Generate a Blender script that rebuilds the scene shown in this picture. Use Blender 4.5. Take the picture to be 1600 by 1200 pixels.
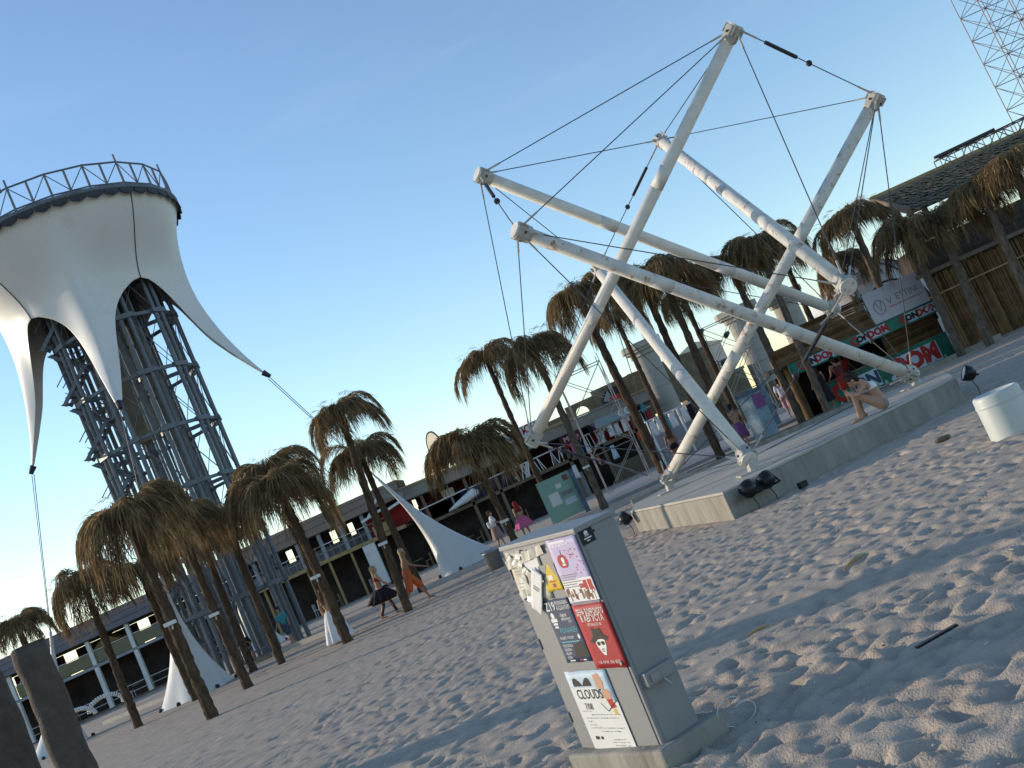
import bpy, bmesh, math, random
import numpy as np
from mathutils import Vector, Matrix, Quaternion

for o in list(bpy.data.objects):
    bpy.data.objects.remove(o)
SC = bpy.context.scene
C = SC.collection
R = math.radians

# ------------------------------------------------------------------ camera
CAM_F, ROLL, PITCH, CAM_H = 1764.0, R(24.22), R(5.36), 1.75
cam = bpy.data.cameras.new('camera')
cam.sensor_width = 36.0
cam.lens = 36.0 * CAM_F / 1600.0
cam.clip_start = 0.1
cam.clip_end = 6000
camo = bpy.data.objects.new('camera', cam)
C.objects.link(camo)
cr, sr, cp, sp = math.cos(ROLL), math.sin(ROLL), math.cos(PITCH), math.sin(PITCH)
vx, vu, vf = Vector((1, 0, 0)), Vector((0, -sp, cp)), Vector((0, cp, sp))
rt, up = vx * cr - vu * sr, vx * sr + vu * cr
m = Matrix((rt, up, -vf)).transposed().to_4x4()
m.translation = (0, 0, CAM_H)
camo.matrix_world = m
SC.camera = camo

# ------------------------------------------------------------------ light
SUN_EL, SUN_AZ = R(13.0), R(21)          # sun low, from the left and a little beyond
to_sun = Vector((-math.cos(SUN_AZ) * math.cos(SUN_EL), math.sin(SUN_AZ) * math.cos(SUN_EL), math.sin(SUN_EL)))
w = bpy.data.worlds.new('World')
SC.world = w
w.use_nodes = True
nt = w.node_tree
bg = nt.nodes['Background']
sky = nt.nodes.new('ShaderNodeTexSky')
sky.sky_type = 'NISHITA'
sky.sun_disc = False
sky.sun_elevation = SUN_EL
sky.sun_rotation = -(math.pi / 2 - SUN_AZ)
sky.air_density = 1.0
sky.dust_density = 0.15
sky.ozone_density = 2.4
tcw = nt.nodes.new('ShaderNodeTexCoord')
mpw = nt.nodes.new('ShaderNodeMapping'); mpw.inputs['Location'].default_value = (0.7, 0.35, 1.3); mpw.inputs['Rotation'].default_value = (0.1, 0.25, 0.5); mpw.inputs['Scale'].default_value = (1.2, 2.2, 9.0)
nzw = nt.nodes.new('ShaderNodeTexNoise'); nzw.inputs['Scale'].default_value = 2.2; nzw.inputs['Detail'].default_value = 8; nzw.inputs['Roughness'].default_value = 0.62
mrw = nt.nodes.new('ShaderNodeMapRange'); mrw.inputs[1].default_value = 0.56; mrw.inputs[2].default_value = 0.85; mrw.inputs[3].default_value = 0.0; mrw.inputs[4].default_value = 0.045
mxw = nt.nodes.new('ShaderNodeMix'); mxw.data_type = 'RGBA'
nt.links.new(tcw.outputs['Generated'], mpw.inputs[0]); nt.links.new(mpw.outputs[0], nzw.inputs[0]); nt.links.new(nzw.outputs[0], mrw.inputs[0])
nt.links.new(mrw.outputs[0], mxw.inputs['Factor']); nt.links.new(sky.outputs[0], mxw.inputs['A'])
mxw.inputs['B'].default_value = (6.0, 6.4, 6.6, 1)
nt.links.new(mxw.outputs['Result'], bg.inputs[0])
bg.inputs[1].default_value = 0.15
sun = bpy.data.lights.new('sun', 'SUN')
sun.energy = 2.45
sun.angle = R(0.6)
sun.color = (1.0, 0.83, 0.62)
suno = bpy.data.objects.new('sun', sun)
C.objects.link(suno)
suno.rotation_euler = (-to_sun).to_track_quat('-Z', 'Y').to_euler()
SC.view_settings.view_transform = 'Standard'
SC.view_settings.look = 'None'
SC.view_settings.gamma = 1.0
SC.view_settings.use_curve_mapping = False
SC.view_settings.exposure = 0.70

# ------------------------------------------------------------------ materials
def mat(name, col, rough=0.8, var=0.25, scale=3.0, bump=0.0, bscale=30.0, metal=0.0, col2=None, stretch=None,
        island=0.0, transl=0.0, spec=0.3, coords='Object', rust=None, rscale=2.0, rlo=0.55, rhi=0.65):
    mt = bpy.data.materials.new(name)
    mt.use_nodes = True
    t = mt.node_tree
    N, Lk = t.nodes, t.links
    b = N['Principled BSDF']
    b.inputs['Roughness'].default_value = rough
    b.inputs['Metallic'].default_value = metal
    b.inputs['Specular IOR Level'].default_value = spec
    tc = N.new('ShaderNodeTexCoord')
    src = tc.outputs[coords]
    if stretch:
        mp = N.new('ShaderNodeMapping')
        mp.inputs['Scale'].default_value = stretch
        Lk.new(src, mp.inputs[0]); src = mp.outputs[0]
    nz = N.new('ShaderNodeTexNoise')
    nz.inputs['Scale'].default_value = scale
    nz.inputs['Detail'].default_value = 6
    nz.inputs['Roughness'].default_value = 0.65
    Lk.new(src, nz.inputs[0])
    mx = N.new('ShaderNodeMix'); mx.data_type = 'RGBA'
    c1 = [max(0, c * (1 - var)) for c in col] + [1]
    c2 = list(col2 if col2 else [min(1, c * (1 + var)) for c in col]) + [1]
    rp = N.new('ShaderNodeMapRange')
    rp.inputs[1].default_value = 0.3; rp.inputs[2].default_value = 0.7
    Lk.new(nz.outputs[0], rp.inputs[0])
    fac = rp.outputs[0]
    if island:
        gm = N.new('ShaderNodeNewGeometry')
        ad = N.new('ShaderNodeMath'); ad.operation = 'MULTIPLY_ADD'
        ad.inputs[1].default_value = island; ad.inputs[2].default_value = -island * 0.5
        Lk.new(gm.outputs['Random Per Island'], ad.inputs[0])
        a2 = N.new('ShaderNodeMath'); a2.operation = 'ADD'; a2.use_clamp = True
        Lk.new(ad.outputs[0], a2.inputs[0]); Lk.new(fac, a2.inputs[1])
        fac = a2.outputs[0]
    Lk.new(fac, mx.inputs['Factor'])
    mx.inputs['A'].default_value = c1; mx.inputs['B'].default_value = c2
    out = mx.outputs['Result']
    if rust:
        n2 = N.new('ShaderNodeTexNoise')
        n2.inputs['Scale'].default_value = rscale; n2.inputs['Detail'].default_value = 8
        n2.inputs['Roughness'].default_value = 0.75
        Lk.new(src, n2.inputs[0])
        r2 = N.new('ShaderNodeMapRange')
        r2.inputs[1].default_value = rlo; r2.inputs[2].default_value = rhi
        Lk.new(n2.outputs[0], r2.inputs[0])
        m2 = N.new('ShaderNodeMix'); m2.data_type = 'RGBA'
        Lk.new(r2.outputs[0], m2.inputs['Factor'])
        Lk.new(out, m2.inputs['A'])
        m2.inputs['B'].default_value = list(rust) + [1]
        out = m2.outputs['Result']
    Lk.new(out, b.inputs['Base Color'])
    if bump:
        nb = N.new('ShaderNodeTexNoise')
        nb.inputs['Scale'].default_value = bscale; nb.inputs['Detail'].default_value = 5
        Lk.new(src, nb.inputs[0])
        bp = N.new('ShaderNodeBump')
        bp.inputs['Strength'].default_value = bump
        bp.inputs['Distance'].default_value = 0.02
        Lk.new(nb.outputs[0], bp.inputs['Height'])
        Lk.new(bp.outputs[0], b.inputs['Normal'])
    if transl:
        tr = N.new('ShaderNodeBsdfTranslucent')
        Lk.new(out, tr.inputs[0])
        ms = N.new('ShaderNodeMixShader'); ms.inputs[0].default_value = transl
        Lk.new(b.outputs[0], ms.inputs[1]); Lk.new(tr.outputs[0], ms.inputs[2])
        Lk.new(ms.outputs[0], N['Material Output'].inputs[0])
    return mt

M = {}
M['sand'] = mat('sand', (0.43, 0.36, 0.292), 0.95, 0.16, 2.6, 0.6, 70, spec=0.1)
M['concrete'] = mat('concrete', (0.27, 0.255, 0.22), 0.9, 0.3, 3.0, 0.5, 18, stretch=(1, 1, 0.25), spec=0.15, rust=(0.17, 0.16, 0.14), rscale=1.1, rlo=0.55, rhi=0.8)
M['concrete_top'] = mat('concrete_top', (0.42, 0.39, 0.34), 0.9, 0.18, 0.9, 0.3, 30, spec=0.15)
M['paving'] = mat('paving', (0.30, 0.30, 0.31), 0.9, 0.15, 0.8, 0.2, 20, spec=0.15)
M['strut'] = mat('strut_paint', (0.66, 0.63, 0.565), 0.5, 0.12, 3.0, 0.1, 40, rust=(0.33, 0.17, 0.07), rscale=3.6, rlo=0.63, rhi=0.70)
M['strut_rusty'] = mat('strut_paint_rusty', (0.62, 0.60, 0.55), 0.55, 0.14, 3.0, 0.15, 40, rust=(0.30, 0.14, 0.05), rscale=5.0, rlo=0.555, rhi=0.64)
M['sleeve'] = mat('sleeve_paint', (0.60, 0.585, 0.54), 0.5, 0.1, 2, rust=(0.30, 0.15, 0.06), rscale=3.0, rlo=0.62, rhi=0.72)
M['cap'] = mat('cap_steel', (0.42, 0.40, 0.355), 0.5, 0.15, 4, 0.15, 40, rust=(0.22, 0.12, 0.06), rscale=6, rlo=0.56, rhi=0.68)
M['dark_steel'] = mat('dark_steel', (0.045, 0.045, 0.05), 0.5, 0.2, 6, metal=0.4)
M['cable'] = mat('cable_steel', (0.08, 0.085, 0.095), 0.5, 0.2, 9, metal=0.6)
M['cabinet'] = mat('cabinet_paint', (0.24, 0.242, 0.24), 0.5, 0.08, 1.5, 0.05, 60, spec=0.4, rust=(0.19, 0.185, 0.165), rscale=3.5, rlo=0.6, rhi=0.8)
M['white_plastic'] = mat('white_plastic', (0.50, 0.53, 0.50), 0.45, 0.05, 2, spec=0.4, rust=(0.45, 0.42, 0.36), rscale=5, rlo=0.62, rhi=0.8)
M['black_plastic'] = mat('black_plastic', (0.012, 0.012, 0.014), 0.35, 0.2, 6)
M['lens'] = mat('lamp_lens', (0.6, 0.62, 0.64), 0.1, 0.05, 6, spec=0.6)
M['trunk'] = mat('palm_trunk', (0.078, 0.053, 0.035), 0.95, 0.55, 9, 1.0, 34, stretch=(1, 1, 0.3), spec=0.1)
M['trunk_pale'] = mat('palm_trunk_weathered', (0.125, 0.098, 0.075), 0.95, 0.5, 9, 1.0, 34, stretch=(1, 1, 0.3), spec=0.1)
M['thatch'] = mat('dry_palm_leaf', (0.125, 0.082, 0.043), 0.85, 0.3, 2.5, col2=(0.36, 0.25, 0.125), island=0.9, transl=0.32, spec=0.15)
M['thatch_roof'] = mat('thatch_roof', (0.20, 0.165, 0.115), 0.95, 0.4, 6, 1.0, 40, stretch=(0.3, 1, 3), spec=0.05, island=0.2)
M['reed'] = mat('reed', (0.12, 0.07, 0.035), 0.9, 0.3, 2, col2=(0.24, 0.145, 0.068), island=0.9, spec=0.1)
M['membrane'] = mat('white_membrane', (0.66, 0.655, 0.63), 0.38, 0.04, 0.35, 0.02, 8, transl=0.06, spec=0.45, rust=(0.52, 0.50, 0.46), rscale=0.5, rlo=0.55, rhi=0.8)
M['tower'] = mat('tower_steel', (0.125, 0.145, 0.165), 0.5, 0.2, 2, metal=0.1, rust=(0.05, 0.04, 0.035), rscale=3, rlo=0.6, rhi=0.75)
M['tower_grey'] = mat('tower_core', (0.20, 0.18, 0.14), 0.8, 0.25, 1.5)
M['white_paint'] = mat('white_paint', (0.66, 0.66, 0.64), 0.6, 0.1, 2)
M['grey_paint'] = mat('grey_paint', (0.27, 0.29, 0.32), 0.6, 0.15, 2)
M['blue_grey'] = mat('blue_grey_board', (0.165, 0.16, 0.185), 0.8, 0.18, 0.7, stretch=(0.3, 1, 4))
M['brown_board'] = mat('brown_board', (0.235, 0.185, 0.155), 0.85, 0.2, 0.9, 0.2, 12, stretch=(0.3, 1, 4))
M['fascia'] = mat('grey_fascia', (0.235, 0.22, 0.19), 0.9, 0.2, 1.2, 0.5, 20)
M['dark_wood'] = mat('dark_wood', (0.05, 0.04, 0.035), 0.9, 0.4, 2, 0.3, 20, stretch=(0.4, 4, 4))
M['wood'] = mat('old_wood', (0.17, 0.13, 0.09), 0.9, 0.3, 2, 0.3, 20, stretch=(4, 4, 0.6))
M['ochre_wood'] = mat('ochre_wood', (0.35, 0.25, 0.12), 0.85, 0.25, 2, 0.2, 20)
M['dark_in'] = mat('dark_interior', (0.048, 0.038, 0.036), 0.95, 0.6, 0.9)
M['red_wall'] = mat('red_wall', (0.28, 0.025, 0.02), 0.8, 0.3, 0.8)
M['maroon'] = mat('maroon_wall', (0.085, 0.02, 0.022), 0.85, 0.4, 0.9)
M['navy'] = mat('navy_cloth', (0.02, 0.03, 0.08), 0.9, 0.4, 2)
M['green_glass'] = mat('green_glass', (0.025, 0.06, 0.05), 0.12, 0.3, 1.2, spec=0.6)
M['stone'] = mat('stone_wall', (0.19, 0.155, 0.10), 0.95, 0.3, 1.4, 0.8, 8)
M['col_concrete'] = mat('column_concrete', (0.36, 0.335, 0.29), 0.9, 0.12, 0.8, 0.3, 12)
M['bank'] = mat('earth_bank', (0.13, 0.115, 0.075), 0.95, 0.35, 1.2, 0.6, 10)
M['pale_rock'] = mat('pale_house_wall', (0.62, 0.56, 0.47), 0.9, 0.12, 0.5)
M['kiosk_green'] = mat('kiosk_green', (0.02, 0.13, 0.095), 0.55, 0.45, 1.8, col2=(0.045, 0.24, 0.17))
M['panel_green'] = mat('panel_green', (0.26, 0.41, 0.33), 0.7, 0.08, 1.5)
M['panel_blue'] = mat('panel_blue', (0.16, 0.26, 0.34), 0.6, 0.4, 2.2, col2=(0.30, 0.42, 0.50))
M['panel_blue_dark'] = mat('panel_blue_dark', (0.05, 0.09, 0.15), 0.6, 0.4, 2.5, col2=(0.12, 0.19, 0.26))
M['tarnish'] = mat('grey_steel', (0.26, 0.27, 0.28), 0.45, 0.15, 5, metal=0.5)
M['truss'] = mat('truss_steel', (0.15, 0.13, 0.135), 0.5, 0.2, 3, metal=0.3)
M['stucco'] = mat('rough_pillar', (0.085, 0.068, 0.055), 0.95, 0.28, 6, 0.8, 18)
def flat(name, col, rough=0.6):
    if name not in M:
        M[name] = mat(name, col, rough, 0.06, 4)
    return M[name]
flat('paper_white', (0.68, 0.68, 0.66)); flat('ink_black', (0.018, 0.018, 0.02)); flat('ink_white', (0.72, 0.72, 0.70))
flat('ink_red', (0.42, 0.03, 0.028)); flat('paper_red', (0.36, 0.022, 0.028)); flat('paper_navy', (0.035, 0.06, 0.11))
flat('ink_cyan', (0.15, 0.42, 0.50)); flat('paper_lilac', (0.47, 0.41, 0.60)); flat('ink_yellow', (0.62, 0.43, 0.03))
flat('paper_sky', (0.46, 0.57, 0.65)); flat('ink_brown', (0.20, 0.09, 0.06)); flat('ink_skin', (0.55, 0.30, 0.20))
flat('paper_old', (0.50, 0.46, 0.36)); flat('ink_grey', (0.22, 0.22, 0.24)); flat('ink_purple', (0.19, 0.07, 0.20))
flat('tape', (0.60, 0.57, 0.48), 0.25); flat('banner', (0.60, 0.58, 0.62)); flat('ink_pink', (0.50, 0.28, 0.32))
flat('orange', (0.50, 0.10, 0.03), 0.85); flat('teal', (0.06, 0.27, 0.32), 0.85); flat('purple', (0.13, 0.03, 0.15), 0.85)
flat('pink', (0.60, 0.12, 0.26), 0.85); flat('black_cloth', (0.018, 0.014, 0.018), 0.9); flat('white_cloth', (0.70, 0.69, 0.70), 0.9)
flat('floral', (0.30, 0.22, 0.20), 0.9); flat('hair_dark', (0.018, 0.012, 0.010), 0.7); flat('hair_brown', (0.10, 0.045, 0.022), 0.7)
flat('hair_blond', (0.36, 0.27, 0.15), 0.7); flat('denim', (0.05, 0.07, 0.12), 0.9)
M['skin'] = mat('skin', (0.42, 0.235, 0.155), 0.55, 0.08, 6, spec=0.35)
M['skin_tan'] = mat('skin_tan', (0.30, 0.15, 0.09), 0.55, 0.08, 6, spec=0.35)

# ------------------------------------------------------------------ mesh helpers
def link(o, parent=None):
    C.objects.link(o)
    if parent is not None:
        o.parent = parent
    return o
def tag(o, label=None, cat=None, group=None, kind=None):
    if label: o['label'] = label
    if cat: o['category'] = cat
    if group: o['group'] = group
    if kind: o['kind'] = kind
    return o
def thing(name, label, cat, loc=(0, 0, 0), rz=0, group=None):
    o = bpy.data.objects.new(name, None)
    link(o)
    o.empty_display_size = 0.2
    o.location = loc
    o.rotation_euler = (0, 0, rz)
    return tag(o, label, cat, group)
def V(*a):
    return Vector(a[0]) if len(a) == 1 else Vector(a)

class MB:
    def __init__(s):
        s.v = []; s.f = []
    def add(s, vs, fs):
        n = len(s.v)
        s.v += [tuple(v) for v in vs]
        s.f += [tuple(i + n for i in f) for f in fs]
        return s
    def box(s, x0, x1, y0, y1, z0, z1):
        vs = [(x, y, z) for z in (z0, z1) for y in (y0, y1) for x in (x0, x1)]
        return s.add(vs, [(0, 2, 3, 1), (4, 5, 7, 6), (0, 1, 5, 4), (2, 6, 7, 3), (0, 4, 6, 2), (1, 3, 7, 5)])
    def bar(s, a, b, wx, wy=None, upv=(0, 0, 1)):
        a, b = V(a), V(b); wy = wy or wx
        d = (b - a).normalized(); u = V(upv)
        if abs(d.dot(u)) > 0.98: u = V(1, 0, 0)
        x = d.cross(u).normalized() * wx / 2; y = x.cross(d).normalized() * wy / 2
        vs = [p + i * x + j * y for p in (a, b) for i, j in ((-1, -1), (1, -1), (1, 1), (-1, 1))]
        return s.add(vs, [(3, 2, 1, 0), (4, 5, 6, 7), (0, 1, 5, 4), (1, 2, 6, 5), (2, 3, 7, 6), (3, 0, 4, 7)])
    def tube(s, a, b, r0, r1=None, n=8, cap=True):
        a, b = V(a), V(b); r1 = r0 if r1 is None else r1
        d = (b - a).normalized(); u = V(0, 0, 1) if abs(d.z) < 0.95 else V(1, 0, 0)
        x = d.cross(u).normalized(); y = x.cross(d)
        vs = []
        for p, r in ((a, r0), (b, r1)):
            for k in range(n):
                t = 2 * math.pi * k / n
                vs.append(p + (x * math.cos(t) + y * math.sin(t)) * r)
        fs = [(k, (k + 1) % n, n + (k + 1) % n, n + k) for k in range(n)]
        if cap: fs += [tuple(range(n))[::-1], tuple(range(n, 2 * n))]
        return s.add(vs, fs)
    def path(s, pts, rs, n=8):
        pts = [V(p) for p in pts]
        if not hasattr(rs, '__len__'): rs = [rs] * len(pts)
        vs, fs = [], []
        prev = None
        for i, p in enumerate(pts):
            d = (pts[min(i + 1, len(pts) - 1)] - pts[max(i - 1, 0)]).normalized()
            if prev is None:
                u = V(0, 0, 1) if abs(d.z) < 0.95 else V(1, 0, 0)
                x = d.cross(u).normalized()
            else:
                x = (prev - d * prev.dot(d)).normalized()
            prev = x; y = x.cross(d)
            for k in range(n):
                t = 2 * math.pi * k / n
                vs.append(p + (x * math.cos(t) + y * math.sin(t)) * rs[i])
        for i in range(len(pts) - 1):
            for k in range(n):
                fs.append((i * n + k, i * n + (k + 1) % n, (i + 1) * n + (k + 1) % n, (i + 1) * n + k))
        fs += [tuple(range(n))[::-1], tuple(range((len(pts) - 1) * n, len(pts) * n))]
        return s.add(vs, fs)
    def lathe(s, prof, n=24, c=(0, 0), ang=(0, 2 * math.pi), wob=None):
        full = abs(ang[1] - ang[0] - 2 * math.pi) < 1e-6
        cols = n if full else n + 1
        vs = []
        for i, (r, z) in enumerate(prof):
            for k in range(cols):
                t = ang[0] + (ang[1] - ang[0]) * k / n
                rr = r * (wob(t, i) if wob else 1)
                vs.append((c[0] + rr * math.cos(t), c[1] + rr * math.sin(t), z))
        fs = []
        for i in range(len(prof) - 1):
            for k in range(n):
                k2 = (k + 1) % cols
                fs.append((i * cols + k, i * cols + k2, (i + 1) * cols + k2, (i + 1) * cols + k))
        return s.add(vs, fs)
    def prism(s, poly, z0, z1):
        n = len(poly)
        vs = [(x, y, z0) for x, y in poly] + [(x, y, z1) for x, y in poly]
        return s.add(vs, [tuple(range(n))[::-1], tuple(range(n, 2 * n))] + [(k, (k + 1) % n, n + (k + 1) % n, n + k) for k in range(n)])
    def extr(s, poly, y0, y1):           # polygon in x,z pushed along y
        n = len(poly)
        vs = [(x, y0, z) for x, z in poly] + [(x, y1, z) for x, z in poly]
        return s.add(vs, [tuple(range(n)), tuple(range(n, 2 * n))[::-1]] + [(k, n + k, n + (k + 1) % n, (k + 1) % n) for k in range(n)])
    def ball(s, c, r, n=10, sc=(1, 1, 1)):
        vs, fs = [], []
        h = n // 2
        for i in range(h + 1):
            a = math.pi * i / h
            for k in range(n):
                t = 2 * math.pi * k / n
                vs.append((c[0] + r * sc[0] * math.sin(a) * math.cos(t), c[1] + r * sc[1] * math.sin(a) * math.sin(t), c[2] + r * sc[2] * math.cos(a)))
        for i in range(h):
            for k in range(n):
                fs.append((i * n + k, (i + 1) * n + k, (i + 1) * n + (k + 1) % n, i * n + (k + 1) % n))
        return s.add(vs, fs)
    def cone(s, a, ra, b, rb, n=10):     # round cone, closed
        a, b = V(a), V(b)
        d = (b - a); L = d.length
        if L < 1e-5: return s.ball(a, ra, n)
        d /= L
        pts, rs = [], []
        for t in (90, 65, 35): pts.append(a - d * ra * math.sin(R(t))); rs.append(max(1e-4, ra * math.cos(R(t))))
        pts.append(a); rs.append(ra); pts.append(b); rs.append(rb)
        for t in (35, 65, 90): pts.append(b + d * rb * math.sin(R(t))); rs.append(max(1e-4, rb * math.cos(R(t))))
        return s.path(pts, rs, n)
    def mesh(s, name):
        me = bpy.data.meshes.new(name)
        me.from_pydata(s.v, [], s.f)
        me.update()
        return me
    def build(s, name, material, parent=None, smooth=False, bevel=0, fix=True):
        me = s.mesh(name)
        if fix:
            bm = bmesh.new(); bm.from_mesh(me)
            bmesh.ops.recalc_face_normals(bm, faces=bm.faces)
            bm.to_mesh(me); bm.free()
        me.materials.append(M[material] if isinstance(material, str) else material)
        if smooth:
            me.polygons.foreach_set('use_smooth', [True] * len(me.polygons))
        o = bpy.data.objects.new(name, me)
        link(o, parent)
        if bevel:
            md = o.modifiers.new('bevel', 'BEVEL'); md.width = bevel; md.segments = 2; md.limit_method = 'ANGLE'
        if smooth and smooth == 'angle':
            pass
        return o

def piece(name, me, parent, loc=(0, 0, 0), rot=(0, 0, 0), scale=(1, 1, 1)):
    o = bpy.data.objects.new(name, me)
    link(o, parent)
    o.location = loc; o.rotation_euler = rot; o.scale = scale
    return o
def me_of(mb, name, material, smooth=False):
    me = mb.mesh(name)
    bm = bmesh.new(); bm.from_mesh(me); bmesh.ops.recalc_face_normals(bm, faces=bm.faces); bm.to_mesh(me); bm.free()
    me.materials.append(M[material])
    if smooth: me.polygons.foreach_set('use_smooth', [True] * len(me.polygons))
    return me
def text_obj(body, size, material, parent, loc, rot, name='lettering', align='CENTER', sx=1.0, depth=0.0, bold=0.0):
    cu = bpy.data.curves.new(name, 'FONT')
    cu.body = body; cu.size = size; cu.align_x = align; cu.align_y = 'CENTER'
    cu.resolution_u = 2; cu.extrude = depth; cu.offset = bold
    tmp = bpy.data.objects.new(name, cu)
    C.objects.link(tmp)
    dg = bpy.context.evaluated_depsgraph_get()
    me = bpy.data.meshes.new_from_object(tmp.evaluated_get(dg))
    bpy.data.objects.remove(tmp)
    me.materials.clear(); me.materials.append(M[material])
    o = bpy.data.objects.new(name, me)
    link(o, parent)
    o.location = loc; o.rotation_euler = rot; o.scale = (sx, 1, 1)
    return o

# ------------------------------------------------------------------ sand
def make_sand():
    rng = np.random.default_rng(7)
    def axis(lo, hi, step, gro, far):
        a = list(np.arange(lo, hi, step))
        d, x = step, a[-1]
        while x < far:
            d *= gro; x += d; a.append(x)
        d, x = step, lo
        pre = []
        while x > -far:
            d *= gro; x -= d; pre.append(x)
        return np.array(pre[::-1] + a)
    xs = axis(-3.2, 5.2, 0.036, 1.017, 3500)
    ys = [5.2]
    while ys[-1] < 3500:
        y = ys[-1]
        ys.append(y + (0.034 if y < 8 else 0.034 * (y / 8) ** 1.12 if y < 60 else 0.012 * y))
    pre = [5.2]; d = 0.034
    while pre[-1] > -400:
        d *= 1.06; pre.append(pre[-1] - d)
    ys = np.array(pre[::-1][:-1] + ys)
    nx, ny = len(xs), len(ys)
    X, Y = np.meshgrid(xs, ys)
    def vnoise(x, y, s, seed):
        r = np.random.default_rng(seed); n = 257
        t = r.random((n, n))
        gx, gy = x / s, y / s
        ix, iy = np.floor(gx).astype(int), np.floor(gy).astype(int)
        fx, fy = gx - ix, gy - iy
        fx = fx * fx * (3 - 2 * fx); fy = fy * fy * (3 - 2 * fy)
        a, b = t[iy % n, ix % n], t[iy % n, (ix + 1) % n]
        c, e = t[(iy + 1) % n, ix % n], t[(iy + 1) % n, (ix + 1) % n]
        return (a * (1 - fx) + b * fx) * (1 - fy) + (c * (1 - fx) + e * fx) * fy - 0.5
    near = np.clip(1.0 - (Y - 55) / 60, 0.0, 1.0) * np.clip(1.0 - (np.abs(X) - 40) / 40, 0, 1)
    Z = (vnoise(X, Y, 3.1, 1) * 0.012 + vnoise(X, Y, 0.85, 2) * 0.012) * near
    Z += (vnoise(X * 0.8, Y, 0.27, 3) * 0.012 + vnoise(X, Y, 0.10, 4) * 0.006 + vnoise(X, Y, 0.055, 5) * 0.003) * near * np.clip(1.3 - Y / 30, 0.25, 1)
    # trampled hollows
    pts = []
    n1 = 33000
    yy = 3 + 40 * rng.random(n1) ** 1.15
    xx = (rng.random(n1) - 0.46) * (yy * 1.15 + 5)
    dens = vnoise(xx, yy, 2.3, 9)
    for k in range(n1):
        x0, y0 = xx[k], yy[k]
        if dens[k] < -0.12 and rng.random() < 0.4: continue
        sc = rng.uniform(0.5, 1.15) * (1.25 if rng.random() < 0.12 else 1.0)
        a, b = 0.10 * sc, 0.055 * sc
        th = rng.uniform(0, math.pi)
        dep = rng.uniform(0.011, 0.034) * sc
        rad = 0.30 * sc
        i0, i1 = np.searchsorted(xs, (x0 - rad, x0 + rad)); j0, j1 = np.searchsorted(ys, (y0 - rad, y0 + rad))
        if i1 - i0 < 3 or j1 - j0 < 3: continue
        dx, dy = X[j0:j1, i0:i1] - x0, Y[j0:j1, i0:i1] - y0
        u = dx * math.cos(th) + dy * math.sin(th); v = -dx * math.sin(th) + dy * math.cos(th)
        q = (u / a) ** 2 + (v / b) ** 2
        Z[j0:j1, i0:i1] += -dep * np.exp(-q * 0.8) + dep * 0.30 * np.exp(-((np.sqrt(q) - 1.6) ** 2) * 3.0)
    # sand heaped softly against the platform, flat under it
    Z = np.clip(Z, -0.16, 0.17)
    verts = np.stack([X, Y, Z], -1).reshape(-1, 3)
    idx = np.arange(nx * ny).reshape(ny, nx)
    quads = np.stack([idx[:-1, :-1], idx[:-1, 1:], idx[1:, 1:], idx[1:, :-1]], -1).reshape(-1, 4)
    me = bpy.data.meshes.new('sand')
    me.vertices.add(len(verts)); me.vertices.foreach_set('co', verts.ravel())
    me.loops.add(quads.size); me.loops.foreach_set('vertex_index', quads.ravel().astype(np.int32))
    me.polygons.add(len(quads))
    me.polygons.foreach_set('loop_start', (np.arange(len(quads)) * 4).astype(np.int32))
    me.polygons.foreach_set('loop_total', np.full(len(quads), 4, np.int32))
    me.polygons.foreach_set('use_smooth', np.ones(len(quads), bool))
    me.update(calc_edges=True); me.validate()
    me.materials.append(M['sand'])
    o = bpy.data.objects.new('sand', me)
    link(o); o['kind'] = 'structure'
    print('sand', nx, ny, len(quads))
make_sand()

def struct(name, mb, material):
    o = mb.build(name, material); o['kind'] = 'structure'; return o
# walkway behind the sculpture and kerbs
struct('paved_path', MB().box(1.5, 30, 45, 57, -0.3, 0.13), 'paving')
struct('kerb', MB().bar((2.0, 37.6, 0.02), (15.5, 38.0, 0.02), 0.3, 0.28), 'concrete')
struct('kerb', MB().bar((-24, 53.5, 0.02), (-9.5, 42.2, 0.02), 0.25, 0.3), 'concrete_top')

# ------------------------------------------------------------------ concrete platform
PT = 0.48
plat = thing('concrete_platform', 'low grey concrete platform under the white strut sculpture', 'platform', (0, 0, 0))
poly = [(2.37, 18.4), (7.55, 21.15), (8.3, 23.5), (8.35, 25.3), (2.9, 28.6), (1.55, 27.4), (1.2, 24.8)]
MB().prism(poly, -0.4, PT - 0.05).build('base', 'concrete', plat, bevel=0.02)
cx = sum(p[0] for p in poly) / 7; cy = sum(p[1] for p in poly) / 7
inner = [(cx + (x - cx) * 0.996, cy + (y - cy) * 0.996) for x, y in poly]
MB().prism(inner, PT - 0.049, PT).build('top_slab', 'concrete_top', plat, bevel=0.015)

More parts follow.
